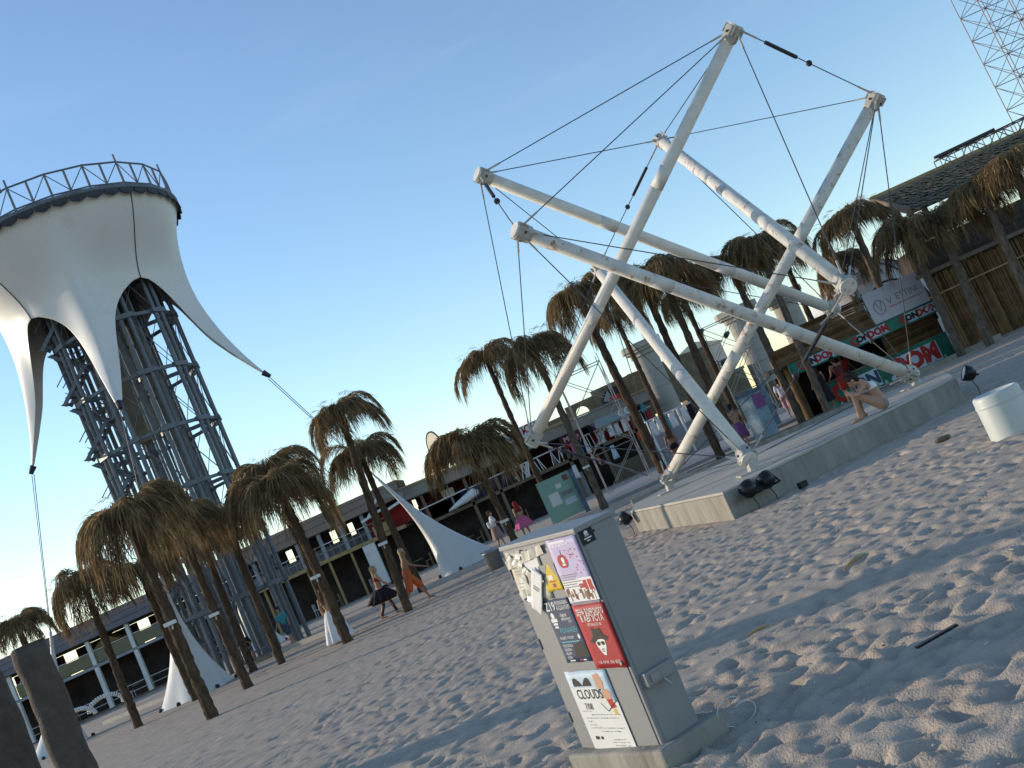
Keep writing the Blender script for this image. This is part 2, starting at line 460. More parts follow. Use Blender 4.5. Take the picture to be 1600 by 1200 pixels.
# ------------------------------------------------------------------ strut sculpture (six struts, cables)
ENDS = {'A': ((6.511, 20.546, 8.05), (-0.118, 24.184, 2.704)), 'B': ((8.917, 22.006, 6.06), (2.289, 25.644, 0.714)),
        'C': ((1.137, 22.541, 8.05), (7.601, 26.463, 2.704)), 'D': ((1.198, 19.728, 6.06), (7.662, 23.649, 0.714)),
        'E': ((5.552, 26.198, 8.05), (5.715, 18.639, 2.704)), 'F': ((3.084, 27.552, 6.06), (3.248, 19.993, 0.714))}
sculp = thing('strut_sculpture', 'white painted tube and cable sculpture standing on the concrete platform', 'sculpture', (4.2, 23.3, PT))
so = V(4.2, 23.3, PT)
vtx = []
for key in 'ABCDEF':
    a, b = V(ENDS[key][0]) - so, V(ENDS[key][1]) - so
    vtx += [a, b]
    d = (b - a).normalized()
    rusty = key in 'BDE'
    rr = 0.127
    st = MB().tube(a + d * 0.16, b - d * 0.16, rr, n=20).build('strut', 'strut_rusty' if rusty else 'strut', sculp, smooth=False)
    st.data.polygons.foreach_set('use_smooth', [len(p.vertices) == 4 for p in st.data.polygons])
    for f in (0.33, 0.66):
        p = a.lerp(b, f)
        co = MB().tube(p - d * 0.22, p + d * 0.22, rr + 0.003, n=20).build('sleeve', 'sleeve', st)
        co.data.polygons.foreach_set('use_smooth', [len(q.vertices) == 4 for q in co.data.polygons])
    for e, s in ((a, 1), (b, -1)):
        dd = d * s                                       # pointing along the strut, inward
        cp_ = MB()
        cp_.tube(e - dd * 0.02, e + dd * 0.27, 0.178, 0.158, n=6)
        cap = cp_.build('end_cap', 'cap', st, bevel=0.012)
        u = dd.cross(V(0, 0, 1)).normalized(); v2 = u.cross(dd)
        MB().tube(e - dd * 0.06, e - dd * 0.021, 0.152, n=18).build('end_disc', 'strut_rusty' if rusty else 'strut', st)
        for k in range(4):
            t = k * math.pi / 2 + 0.4
            n_ = u * math.cos(t) + v2 * math.sin(t); sd = n_.cross(dd)
            ear = MB().bar(e + n_ * 0.165 - dd * 0.03, e + n_ * 0.165 + dd * 0.15, 0.035, 0.06, upv=n_).build('clevis', 'cap', st, bevel=0.008)
            MB().tube(e + n_ * 0.175 + dd * 0.08 - sd * 0.045, e + n_ * 0.175 + dd * 0.08 + sd * 0.045, 0.024, n=8).build('bolt', 'dark_steel', ear) if False else None
            hp_ = e + (u * math.cos(t + math.pi / 4) + v2 * math.sin(t + math.pi / 4)) * 0.158 + dd * 0.11
            hn = (u * math.cos(t + math.pi / 4) + v2 * math.sin(t + math.pi / 4))
            MB().tube(hp_, hp_ + hn * 0.012, 0.026, n=8).build('bolt', 'dark_steel', st)
pairs = {}
for i in range(12):
    dl = sorted([((vtx[i] - vtx[j]).length, j) for j in range(12) if j != i])
    for L_, j in dl[:5]:
        pairs[tuple(sorted((i, j)))] = L_
for (i, j), L_ in pairs.items():
    a, b = vtx[i], vtx[j]
    d = (b - a).normalized()
    cb = MB().tube(a + d * 0.2, b - d * 0.2, 0.0105, n=6).build('cable', 'cable', sculp)
    MB().tube(a + d * 0.15, a + d * 0.5, 0.02, n=6).build('socket', 'cap', cb)
    MB().tube(b - d * 0.5, b - d * 0.15, 0.02, n=6).build('socket', 'cap', cb)
    if L_ < 4.2:
        MB().tube(a + d * 0.7, a + d * 1.45, 0.038, n=8).build('turnbuckle', 'dark_steel', cb)
        MB().ball(a + d * 1.75, 0.065, 8).build('joint', 'dark_steel', cb)
for key in 'BDF':
    e = V(ENDS[key][1]) - so
    MB().box(e.x - 0.3, e.x + 0.3, e.y - 0.3, e.y + 0.3, 0.002, 0.03).build('foot_plate', 'cap', sculp)
    MB().tube((e.x, e.y, 0.02), (e.x, e.y, e.z - 0.02), 0.11, 0.08, n=10).build('foot', 'cap', sculp)

# floodlights round the platform
def floodlight(loc, aim, label):
    t = thing('floodlight', label, 'floodlight', loc, 0, 'floodlights round the platform')
    t.scale = (1.15, 1.15, 1.15)
    d = V(aim).normalized()
    prof = [(0.0, -0.13), (0.05, -0.125), (0.1, -0.09), (0.125, -0.03), (0.13, 0.06), (0.118, 0.07)]
    q = d.to_track_quat('Z', 'Y')
    h = MB().lathe(prof, 18).build('housing', 'black_plastic', t, smooth=True); h.rotation_euler = q.to_euler()
    l = MB().lathe([(0.001, 0.072), (0.06, 0.07), (0.117, 0.062)], 18).build('glass', 'lens', t, smooth=True); l.rotation_euler = q.to_euler()
    br = MB()
    for s in (-1, 1): br.bar((s * 0.14, 0, 0.02), (s * 0.14, 0, -0.135), 0.012, 0.03)
    br.bar((-0.14, 0, -0.135), (0.14, 0, -0.135), 0.03, 0.012)
    b = br.build('bracket', 'black_plastic', t); b.rotation_euler = q.to_euler()
    MB().path([(0, 0, -0.1), (0.04, -0.02, -0.25), (0.02, -0.05, -0.4), (0.1, -0.08, -0.44)], 0.008, 6).build('lead', 'black_plastic', t)
wd = V(0.883, 0.469, 0); wn = V(0.469, -0.883, 0)
for s, lab in ((0.38, 'round black floodlight on the platform wall, nearest the corner'), (0.78, 'black floodlight on the platform wall below the strut foot')):
    p = V(2.37, 18.4, 0.36) + wd * s + wn * 0.16
    floodlight(p, wn * -0.75 + V(0.1, 0, 0.65), lab)
floodlight((7.75, 21.05, 0.44), (-0.75, 0.1, 0.5), 'black floodlight with pale lens at the right end of the platform')
floodlight((1.05, 24.6, 0.40), (0.8, 0.2, 0.5), 'black floodlight at the far left end of the platform')

# ------------------------------------------------------------------ white drum
t = thing('drum', 'squat white drum half sunk in the sand at right', 'drum', (5.35, 14.0, 0))
prof = [(0.285, -0.15), (0.285, 0.5), (0.28, 0.535), (0.262, 0.552), (0.235, 0.552), (0.225, 0.53), (0.0, 0.53)]
MB().lathe(prof, 40).build('shell', 'white_plastic', t, smooth=True).data.polygons.foreach_set('use_smooth', [True] * 240)
MB().lathe([(0.287, 0.40), (0.291, 0.41), (0.291, 0.43), (0.287, 0.44)], 40).build('rim_band', 'white_plastic', t, smooth=True)

# ------------------------------------------------------------------ electrical cabinet with posters
FLx, FRx = V(-0.545, 7.42, 0), V(-0.06, 6.68, 0)
cd = (FRx - FLx).normalized(); yaw = math.atan2(cd.y, cd.x)
BW, BD, BH, BZ = 0.885, 0.30, 1.375, 0.12
TILT = R(3.3)
plinth = thing('plinth', 'concrete plinth in the sand under the grey cabinet', 'plinth', (FLx.x, FLx.y, 0), yaw)
MB().box(-0.07, BW + 0.09, -0.09, BD + 0.12, -0.3, BZ).build('block', 'concrete', plinth, bevel=0.02)
cab = thing('utility_cabinet', 'leaning grey metal utility cabinet covered in posters on the sand', 'cabinet', (FLx.x, FLx.y, BZ + 0.002), 0)
cab.rotation_euler = (Matrix.Rotation(yaw, 4, 'Z') @ Matrix.Rotation(TILT, 4, 'Y')).to_euler()
MB().box(0, BW, 0, BD, 0.0, BH).build('body', 'cabinet', cab, bevel=0.008)
MB().box(-0.012, BW + 0.012, -0.012, BD + 0.012, BH - 0.02, BH + 0.012).build('lid', 'cabinet', cab, bevel=0.006)
MB().box(0.03, BW - 0.03, -0.006, 0.0, 0.03, BH - 0.06).build('door', 'cabinet', cab, bevel=0.003)
for z in (0.18, 0.68, 1.16):
    MB().tube((0.016, -0.008, z), (0.016, -0.008, z + 0.07), 0.009, n=8).build('hinge', 'cabinet', cab)
MB().box(BW, BW + 0.004, 0.025, BD - 0.025, 0.03, BH - 0.06).build('side_panel', 'cabinet', cab, bevel=0.002)
MB().tube((BW - 0.055, -0.007, 0.56), (BW - 0.055, -0.022, 0.56), 0.014, n=10).build('door_lock', 'tarnish', cab)
# lock housing on the right side face
lk = MB().box(BW + 0.001, BW + 0.055, 0.03, 0.25, 0.38, 0.465).build('lock_housing', 'cabinet', cab, bevel=0.008)
MB().box(BW + 0.0555, BW + 0.063, 0.06, 0.13, 0.40, 0.445).build('latch', 'tarnish', lk)
MB().tube((BW + 0.05, 0.15, 0.385), (BW + 0.07, 0.17, 0.34), 0.009, n=6).build('pin', 'tarnish', lk)
MB().tube((BW, 0.12, BH - 0.05), (BW + 0.006, 0.12, BH - 0.05), 0.008, n=8).build('screw', 'black_plastic', cab)

CABM = Matrix.Translation(cab.location) @ cab.rotation_euler.to_matrix().to_4x4()
def poster(name, label, a0, a1, z0, z1, material, lift=0.004, tilt=0.0, cat='poster'):
    """sheet on the front face: local x right, y up, z outward; slightly wavy"""
    o = bpy.data.objects.new(name, None)
    link(o)
    lm = Matrix.Translation((a0, -lift - 0.007, z0 - BZ)) @ Matrix.Rotation(tilt, 4, 'Y') @ Matrix.Rotation(math.pi / 2, 4, 'X')
    o.matrix_world = CABM @ lm
    tag(o, label, cat, 'posters on the cabinet')
    wd_, ht = a1 - a0, z1 - z0
    nx, ny = 8, 10
    rnd = random.Random(name + str(a0))
    vs, fs = [], []
    for j in range(ny + 1):
        for i in range(nx + 1):
            edge = min(i, nx - i, j, ny - j) == 0
            vs.append((wd_ * i / nx + (rnd.uniform(-.003, .003) if edge else 0), ht * j / ny + (rnd.uniform(-.003, .003) if edge else 0), rnd.uniform(0, 0.0012)))
    for j in range(ny):
        for i in range(nx):
            k = j * (nx + 1) + i
            fs.append((k, k + 1, k + nx + 2, k + nx + 1))
    mb = MB(); mb.add(vs, fs)
    sh = mb.build('sheet', material, o, smooth=True, fix=False)
    md = sh.modifiers.new('th', 'SOLIDIFY'); md.thickness = 0.0008; md.offset = -1
    return o, wd_, ht
def pr(o, quads, material, z=0.0022, name='print'):
    if 1 < len(quads) <= 8:
        for q in quads: pr(o, [q], material, z, name)
        return None
    mb = MB()
    for q in quads:
        n0 = len(mb.v)
        mb.v += [(x, y, z) for x, y in q]; mb.f.append(tuple(range(n0, n0 + len(q))))
    return mb.build(name, material, o, fix=False)
def rect(x0, y0, x1, y1): return [(x0, y0), (x1, y0), (x1, y1), (x0, y1)]
def disc(x, y, rx, ry=None, n=16, a=0): 
    ry = ry or rx
    return [(x + rx * math.cos(2 * math.pi * k / n) * math.cos(a) - ry * math.sin(2 * math.pi * k / n) * math.sin(a),
             y + rx * math.cos(2 * math.pi * k / n) * math.sin(a) + ry * math.sin(2 * math.pi * k / n) * math.cos(a)) for k in range(n)]
def ptxt(o, s, x, y, size, material, sx=1.0, align='CENTER', z=0.0032, rot=0, bold=0.0):
    return text_obj(s, size, material, o, (x, y, z), (0, 0, rot), align=align, sx=sx, bold=bold)
rnd = random.Random(5)
# lilac poster
o, pw, ph = poster('poster', 'lilac poster with a red apple emblem and dots, top of the cabinet', 0.555, 0.878, 1.068, 1.475, 'paper_lilac', 0.004, R(0.6))
pr(o, [rect(0.004, 0.008, pw - 0.004, 0.15)], 'ink_white', 0.0018)
pr(o, [rect(rnd.uniform(0, pw - 0.07), y, 0, y + 0.012)[:1] + [] or rect(0, 0, 0, 0)] if False else [rect(x, 0.012 + rnd.uniform(0, 0.05), x + rnd.uniform(0.006, 0.02), 0.03 + rnd.uniform(0.02, 0.07)) for x in [0.008 + 0.0128 * k for k in range(24)]], 'ink_brown', 0.0024)
pr(o, [rect(x, 0.07 + rnd.uniform(0, 0.02), x + rnd.uniform(0.02, 0.05), 0.1 + rnd.uniform(0, 0.045)) for x in (0.17, 0.22, 0.265)], 'ink_red', 0.0026)
pr(o, [rect(0.012, y, 0.012 + rnd.uniform(0.14, 0.2), y + 0.006) for y in (0.10, 0.115, 0.13, 0.145, 0.162, 0.176)], 'ink_grey', 0.0028)
pr(o, [disc(0.085, 0.265, 0.037, 0.042), disc(0.115, 0.265, 0.035, 0.042)], 'ink_red')
pr(o, [disc(0.105, 0.272, 0.016, 0.02), rect(0.085, 0.238, 0.12, 0.25)], 'ink_white', 0.0030)
pr(o, [[(0.1, 0.305), (0.108, 0.335), (0.114, 0.334), (0.107, 0.305)]], 'ink_brown', 0.0026)
pr(o, [disc(rnd.uniform(0.15, 0.31), rnd.uniform(0.18, 0.33), rnd.uniform(0.0025, 0.0055), n=8) for k in range(26)], 'ink_red', 0.0026)
pr(o, [rect(0.01 + 0.036 * k, 0.36 + rnd.uniform(-.004, .004), 0.037 + 0.036 * k, 0.368) for k in range(6)] + [rect(0.02, 0.38, 0.2, 0.392)], 'ink_white', 0.0026)
# navy poster
o, pw, ph = poster('poster', 'navy poster headed Z19, left of the red poster', 0.25, 0.552, 0.70, 1.112, 'paper_navy', 0.004, R(-0.5))
ptxt(o, 'Z19', 0.012, ph - 0.045, 0.078, 'ink_white', 0.9, 'LEFT', bold=0.0008)
ptxt(o, 'РЕСПУБЛИКА', 0.135, ph - 0.028, 0.031, 'ink_white', 0.68, 'LEFT')
ptxt(o, 'КАZАНТИП', 0.135, ph - 0.060, 0.037, 'ink_white', 0.76, 'LEFT')
ptxt(o, 'digital', 0.14, ph - 0.105, 0.034, 'ink_white', 0.95, 'LEFT')
ptxt(o, 'emotion', 0.14, ph - 0.13, 0.034, 'ink_white', 0.9, 'LEFT')
ptxt(o, 'EAST', 0.21, ph - 0.152, 0.017, 'ink_white', 1, 'LEFT')
pr(o, [disc(0.055, ph - 0.105, 0.02, 0.022), rect(0.02, ph - 0.145, 0.09, ph - 0.122), rect(0.03, ph - 0.165, 0.08, ph - 0.15), rect(0.035, ph - 0.185, 0.075, ph - 0.171)], 'ink_white')
ptxt(o, 'FONAREV', 0.075, ph - 0.205, 0.047, 'ink_cyan', 0.95, 'LEFT')
ptxt(o, 'ROBERT MICKEY', 0.04, ph - 0.252, 0.025, 'ink_white', 0.85, 'LEFT')
pr(o, [disc(0.255, ph - 0.25, 0.014, 0.017, 6)], 'ink_white')
pr(o, [rect(0.04, ph - 0.281, 0.24, ph - 0.275)], 'ink_cyan')
for k, s in enumerate(('MELODICA', 'SENDER', 'PROFF', 'KEEN')):
    ptxt(o, s, 0.04, ph - 0.303 - 0.026 * k, 0.026, 'ink_white', 0.85, 'LEFT')
pr(o, [[(0.13, 0.03), (0.285, 0.03), (0.285, 0.10), (0.25, 0.13), (0.16, 0.115)]], 'ink_black', 0.002)
pr(o, [rect(0.05, 0.008, 0.11, 0.016), rect(0.2, 0.008, 0.235, 0.016)], 'ink_white'); pr(o, [rect(0.165, 0.008, 0.19, 0.018)], 'ink_red')
# red poster
o, pw, ph = poster('poster', 'bright red poster with a white bearded face in a black hat', 0.552, 0.886, 0.652, 1.058, 'paper_red', 0.0065, R(0.4))
ptxt(o, 'ДЕНЬ БОЯРСКОГО', pw / 2, ph - 0.05, 0.047, 'ink_white', 0.66, bold=0.0006)
ptxt(o, '8 АВГУСТА', pw / 2, ph - 0.092, 0.056, 'ink_white', 0.80, bold=0.0006)
ptxt(o, 'МП PALACE 100', pw / 2, ph - 0.13, 0.026, 'ink_white', 0.8)
fx, fy = 0.155, 0.16
pr(o, [[(fx - 0.052, fy + 0.02), (fx - 0.047, fy - 0.02), (fx - 0.012, fy - 0.075), (fx + 0.012, fy - 0.078), (fx + 0.045, fy - 0.02), (fx + 0.05, fy + 0.025)]], 'ink_white', 0.0022)
pr(o, [[(fx - 0.1, fy + 0.012), (fx - 0.06, fy + 0.0), (fx, fy + 0.03), (fx + 0.07, fy + 0.012), (fx + 0.1, fy + 0.032), (fx + 0.055, fy + 0.05), (fx + 0.04, fy + 0.095), (fx - 0.01, fy + 0.085), (fx - 0.042, fy + 0.1), (fx - 0.052, fy + 0.045)]], 'ink_black', 0.003)
pr(o, [disc(fx - 0.023, fy - 0.004, 0.017, 0.013), disc(fx + 0.023, fy - 0.002, 0.017, 0.013), rect(fx - 0.01, fy + 0.0, fx + 0.01, fy + 0.004)], 'ink_black', 0.0032)
pr(o, [[(fx - 0.026, fy - 0.045), (fx, fy - 0.034), (fx + 0.026, fy - 0.043), (fx, fy - 0.041)], disc(fx, fy - 0.052, 0.012, 0.004, 8)], 'ink_black', 0.0032)
ptxt(o, '11.00 - КУЧКИ   23.00 - ВЕТЕР', pw / 2, 0.038, 0.026, 'ink_white', 0.66)
# clouds poster
o, pw, ph = poster('poster', 'large pale blue poster reading CLOUDS at the cabinet foot', 0.172, 0.632, 0.13, 0.642, 'paper_sky', 0.0048, R(-0.4))
pr(o, [[(0.0, 0.0), (pw, 0.0), (pw, 0.3), (pw * 0.7, 0.36), (pw * 0.3, 0.33), (0.0, 0.42)]], 'paper_white', 0.0015)
pr(o, [[(0.05 + 0.2 * (1 - math.cos(t)) / 2, ph - 0.1 + 0.055 * abs(math.sin(t * 2 if True else t)) ** 0.8) for t in [math.pi * k / 20 for k in range(21)]]], 'ink_black', 0.0022)
ptxt(o, 'CLOUDS', 0.05, ph - 0.155, 0.088, 'ink_black', 0.82, 'LEFT', bold=0.0012)
pr(o, [rect(0.045, ph - 0.198, 0.29, ph - 0.108)], 'paper_white', 0.0019)
ptxt(o, '7/08', 0.085, ph - 0.235, 0.062, 'ink_black', 0.8, 'LEFT')
pr(o, [[(0.30, ph - 0.03), (0.36, ph - 0.02), (0.385, ph - 0.08), (0.36, ph - 0.13), (0.30, ph - 0.11)], disc(0.375, ph - 0.16, 0.045, 0.038)], 'ink_skin', 0.0022)
pr(o, [[(0.35, ph - 0.19), (0.41, ph - 0.185), (0.43, ph - 0.24), (0.37, ph - 0.25)]], 'ink_red', 0.0024)
pr(o, [rect(0.385, ph - 0.285, 0.415, ph - 0.25)], 'ink_yellow', 0.0026)
pr(o, [[(0.27, ph - 0.21), (0.276, ph - 0.21), (0.33, ph - 0.262), (0.326, ph - 0.268)], [(0.33, ph - 0.268), (0.327, ph - 0.262), (0.44, ph - 0.2), (0.443, ph - 0.206)]], 'ink_black', 0.0024)
ln = []
for y, x0, x1 in ((0.245, 0.04, 0.13), (0.222, 0.12, 0.42), (0.2, 0.05, 0.40), (0.178, 0.05, 0.11), (0.155, 0.06, 0.12), (0.135, 0.05, 0.42), (0.113, 0.16, 0.37), (0.06, 0.26, 0.38), (0.042, 0.24, 0.42), (0.022, 0.25, 0.41), (0.006, 0.36, 0.45)):
    x = x0
    while x < x1:
        wl = rnd.uniform(0.006, 0.022)
        ln.append([(x, y + rnd.uniform(-.003, .003)), (x + wl, y + rnd.uniform(-.002, .004)), (x + wl, y + rnd.uniform(.004, .008)), (x, y + rnd.uniform(.003, .007))])
        x += wl + rnd.uniform(0.003, 0.008)
pr(o, ln, 'ink_grey', 0.0022)
pr(o, [rect(0.06, 0.062, 0.105, 0.083), disc(0.135, 0.073, 0.016, 0.011)], 'ink_black', 0.0024)
# torn old papers with tape, yellow hazard sticker
o, pw, ph = poster('torn_paper', 'torn yellowed papers under shiny tape at the cabinet top left', 0.03, 0.40, 1.14, 1.46, 'paper_old', 0.004, R(3), 'paper')
pr(o, [[(0.02, 0.03), (0.12, 0.02), (0.2, 0.1), (0.06, 0.16)], [(0.15, 0.16), (0.34, 0.12), (0.35, 0.28), (0.18, 0.3)]], 'paper_white', 0.002)
pr(o, [rect(0.03, y, 0.03 + rnd.uniform(0.1, 0.24), y + 0.004) for y in (0.06, 0.085, 0.11, 0.17, 0.19, 0.21)], 'ink_grey', 0.0026)
tp = MB()
for (x0, y0, x1, y1, wd2) in ((-0.02, 0.24, 0.45, 0.32, 0.06), (0.0, 0.02, 0.34, 0.14, 0.05), (0.1, -0.03, 0.16, 0.33, 0.045), (0.02, 0.3, 0.3, 0.1, 0.05)):
    n_ = 14
    dx, dy = x1 - x0, y1 - y0; L_ = math.hypot(dx, dy); px, py = -dy / L_ * wd2 / 2, dx / L_ * wd2 / 2
    vs = []
    for i in range(n_ + 1):
        for s in (-1, 1):
            vs.append((x0 + dx * i / n_ + px * s, y0 + dy * i / n_ + py * s, 0.004 + rnd.uniform(0, 0.012)))
    tp.add(vs, [(2 * i, 2 * i + 1, 2 * i + 3, 2 * i + 2) for i in range(n_)])
tp.build('tape', 'tape', o, fix=False)
# curled strip hanging off
o, pw, ph = poster('curled_leaflet', 'curled white leaflet peeling off the cabinet at an angle', 0.13, 0.235, 1.09, 1.40, 'paper_white', 0.02, R(36), 'leaflet')
pr(o, [rect(0.02, 0.16, 0.07, 0.17), rect(0.02, 0.18, 0.08, 0.188)], 'ink_grey', 0.0026)
o, pw, ph = poster('hazard_sticker', 'yellow warning sticker with red marks beside the lilac poster', 0.36, 0.548, 1.165, 1.335, 'ink_yellow', 0.0042, 0, 'sticker')
pr(o, [[(0.002, 0.05), (0.1, 0.168), (0.002, 0.168)], [(0.186, 0.05), (0.12, 0.168), (0.186, 0.168)]], M['cabinet'], 0.0018)
pr(o, [rect(0.06, 0.055, 0.14, 0.062), rect(0.09, 0.02, 0.12, 0.045)], 'ink_red'); pr(o, [rect(0.07, 0.07, 0.12, 0.1)], 'ink_white')
# black sticker on the side face
st = bpy.data.objects.new('black_sticker', None); link(st)
st.matrix_world = CABM @ Matrix.Translation((BW + 0.0055, 0.012, 1.27)) @ Matrix.Rotation(math.pi / 2, 4, 'Z') @ Matrix.Rotation(math.pi / 2, 4, 'X')
tag(st, 'small black sticker with a white emblem on the cabinet side', 'sticker')
MB().box(0, 0.1, 0, 0.095, 0, 0.001).build('sheet', 'ink_black', st)
pr(st, [disc(0.048, 0.062, 0.014, 0.016), [(0.03, 0.045), (0.068, 0.045), (0.05, 0.06)], rect(0.022, 0.028, 0.078, 0.036), rect(0.036, 0.014, 0.062, 0.02)], 'ink_white', 0.0016)
# loose cable by the plinth
MBc = MB().path([(0.36 + 0.10 * math.cos(a) + 0.012 * a, 6.86 - 0.06 * math.sin(a * 0.7), 0.12 + 0.075 * math.sin(a) - 0.012 * a) for a in [0.25 * k for k in range(34)]], 0.0025, 6)
tag(MBc.build('loose_wire', 'paper_white', None, smooth=True), 'thin white wire looping out of the sand behind the cabinet', 'wire')

# ------------------------------------------------------------------ palms
def crown_mesh(seed, nf, r, droop):
    """umbrella of dry fronds: ribs arch out from the top and long strands hang off them"""
    rnd = random.Random(seed)
    vs, fs = [], []
    def strand(p, d, L, w0, sag, ns=3):
        q = p.copy(); dd = d.normalized()
        s = dd.cross(V(rnd.uniform(-1, 1), rnd.uniform(-1, 1), rnd.uniform(-.3, .3)))
        if s.length < 1e-3: return
        s = s.normalized() * w0
        n = len(vs)
        for k in range(ns):
            w1 = (0.7, 1.0, 0.75, 0.6)[k]
            vs.append(q - s * w1); vs.append(q + s * w1)
            q = q + dd * (L / ns)
            dd = (dd * (1 - sag) + V(0, 0, -sag)).normalized()
        vs.append(q)
        for k in range(ns - 1):
            fs.append((n + 2 * k, n + 2 * k + 1, n + 2 * k + 3, n + 2 * k + 2))
        fs.append((n + 2 * ns - 2, n + 2 * ns - 1, n + 2 * ns))
    for f in range(nf):
        a = 2 * math.pi * (f + rnd.uniform(-0.3, 0.3)) / nf
        el = rnd.choice((0.95, 0.7, 0.5, 0.3)) + rnd.uniform(-0.1, 0.1)
        L = r * rnd.uniform(1.25, 1.6)
        p = V(math.cos(a) * 0.06, math.sin(a) * 0.06, rnd.uniform(-0.12, 0.05))
        d = V(math.cos(a) * math.cos(el), math.sin(a) * math.cos(el), math.sin(el))
        n = 14
        side = V(-math.sin(a), math.cos(a), 0)
        for i in range(n):
            t = i / (n - 1)
            if t < 0.9: strand(p, d, L / n * 2.2, 0.02, 0.03, 2)
            for k in range(12 + int(6 * t)):
                sd = rnd.gauss(0, 0.55)
                p0 = p + side * rnd.gauss(0, 0.05 + 0.05 * t) + V(0, 0, rnd.uniform(-.05, .03))
                strand(p0, d * 0.7 + side * sd * 0.7 + V(0, 0, -rnd.uniform(0.1, 0.7)), rnd.uniform(0.4, 0.85) * (0.75 + 0.25 * t), rnd.uniform(0.005, 0.0105), rnd.uniform(0.25, 0.55), 3)
            d = (d + V(0, 0, -droop * (0.3 + 1.2 * t))).normalized()
            p = p + d * (L / n)
    for k in range(750):                                 # old skirt round the trunk top
        a = rnd.uniform(0, 2 * math.pi); rr = r * math.sqrt(rnd.random()) * 0.72
        p = V(math.cos(a) * rr, math.sin(a) * rr, 0.25 - 0.35 * (rr / r) ** 2 + rnd.uniform(-.1, .06))
        strand(p, V(math.cos(a) * 0.6, math.sin(a) * 0.6, -0.7), rnd.uniform(0.4, 0.8), rnd.uniform(0.006, 0.011), 0.35, 3)
    for k in range(60):                                  # loose ends
        a = rnd.uniform(0, 2 * math.pi); rr = rnd.uniform(0.2, 0.95) * r
        strand(V(math.cos(a) * rr, math.sin(a) * rr, 0.42 - (rr / r) ** 2 * 0.4), V(math.cos(a), math.sin(a), rnd.uniform(0, .7)), rnd.uniform(0.18, 0.36), 0.006, 0.3, 3)
    me = bpy.data.meshes.new('crown')
    me.from_pydata([tuple(v) for v in vs], [], fs)
    me.materials.append(M['thatch'])
    return me
CROWNS = [crown_mesh(11, 17, 1.0, 0.22), crown_mesh(23, 14, 1.05, 0.24), crown_mesh(37, 18, 0.95, 0.26), crown_mesh(51, 13, 1.1, 0.21), crown_mesh(64, 16, 1.0, 0.27)]
def trunk_mesh(seed, name='trunk', material='trunk'):
    rnd = random.Random(seed)
    pts, rs = [], []
    n = 26
    for i in range(n + 1):
        t = i / n
        pts.append((0.02 * math.sin(t * 5 + seed), 0.02 * math.cos(t * 4 + seed), t))
        rs.append((1.16 - 0.36 * t) * (1 + rnd.uniform(-0.05, 0.05)) + (0.06 if i % 3 == 0 else 0))
    mb = MB(); mb.path([(p[0], p[1], p[2]) for p in pts], rs, 12)
    # frill of cut leaf bases is part of the bark
    return me_of(mb, name, material, smooth=False)
TR = {'d': [], 'p': []}
def palm(x, y, h, lean, cw, trr, lab, k, pale=False, lamp=0.0, yl=0.0):
    t = thing('palm_tree', lab, 'palm', (x, y, 0), 0, 'dry leaved palms on the beach')
    rnd = random.Random(k * 7 + 1)
    top = V(lean, yl, h)
    mb = MB(); n = 46; pts = []; rs = []; trr *= 0.80
    bend = rnd.uniform(-0.06, 0.06)
    for i in range(n + 1):
        s = i / n
        pts.append((lean * s + bend * math.sin(s * math.pi), yl * s + rnd.uniform(-.008, .008), -0.35 + (h + 0.4) * s))
        rs.append(trr * (1.15 - 0.33 * s) * (1 + rnd.uniform(-.05, .05) + (0.09, 0.03, -0.03)[i % 3]))
    mb.path(pts, rs, 11)
    mb.v = [(x + rnd.uniform(-.012, .012), y + rnd.uniform(-.012, .012), z + rnd.uniform(-.03, .03)) for x, y, z in mb.v]
    mb.build('trunk', 'trunk_pale' if pale else 'trunk', t, smooth=False)
    s = cw / (2.3 if k in (0, 1, 2, 3, 4, 24, 25, 26, 27) else 2.15)
    piece('crown', CROWNS[k % 5], t, top, (rnd.uniform(-.08, .08), rnd.uniform(-.08, .08), rnd.uniform(0, 6.28)), (s, s, s * rnd.uniform(0.92, 1.05)))
    if lamp:
        z = lamp; px = lean * z / h
        l = MB().box(px - 0.16, px + 0.12, -trr - 0.16, -trr - 0.01, z, z + 0.09).build('lamp', 'white_paint', t, bevel=0.015)
        MB().bar((px - 0.02, -trr - 0.06, z - 0.1), (px - 0.02, -trr + 0.03, z + 0.01), 0.03).build('bracket', 'white_paint', l)
    return t
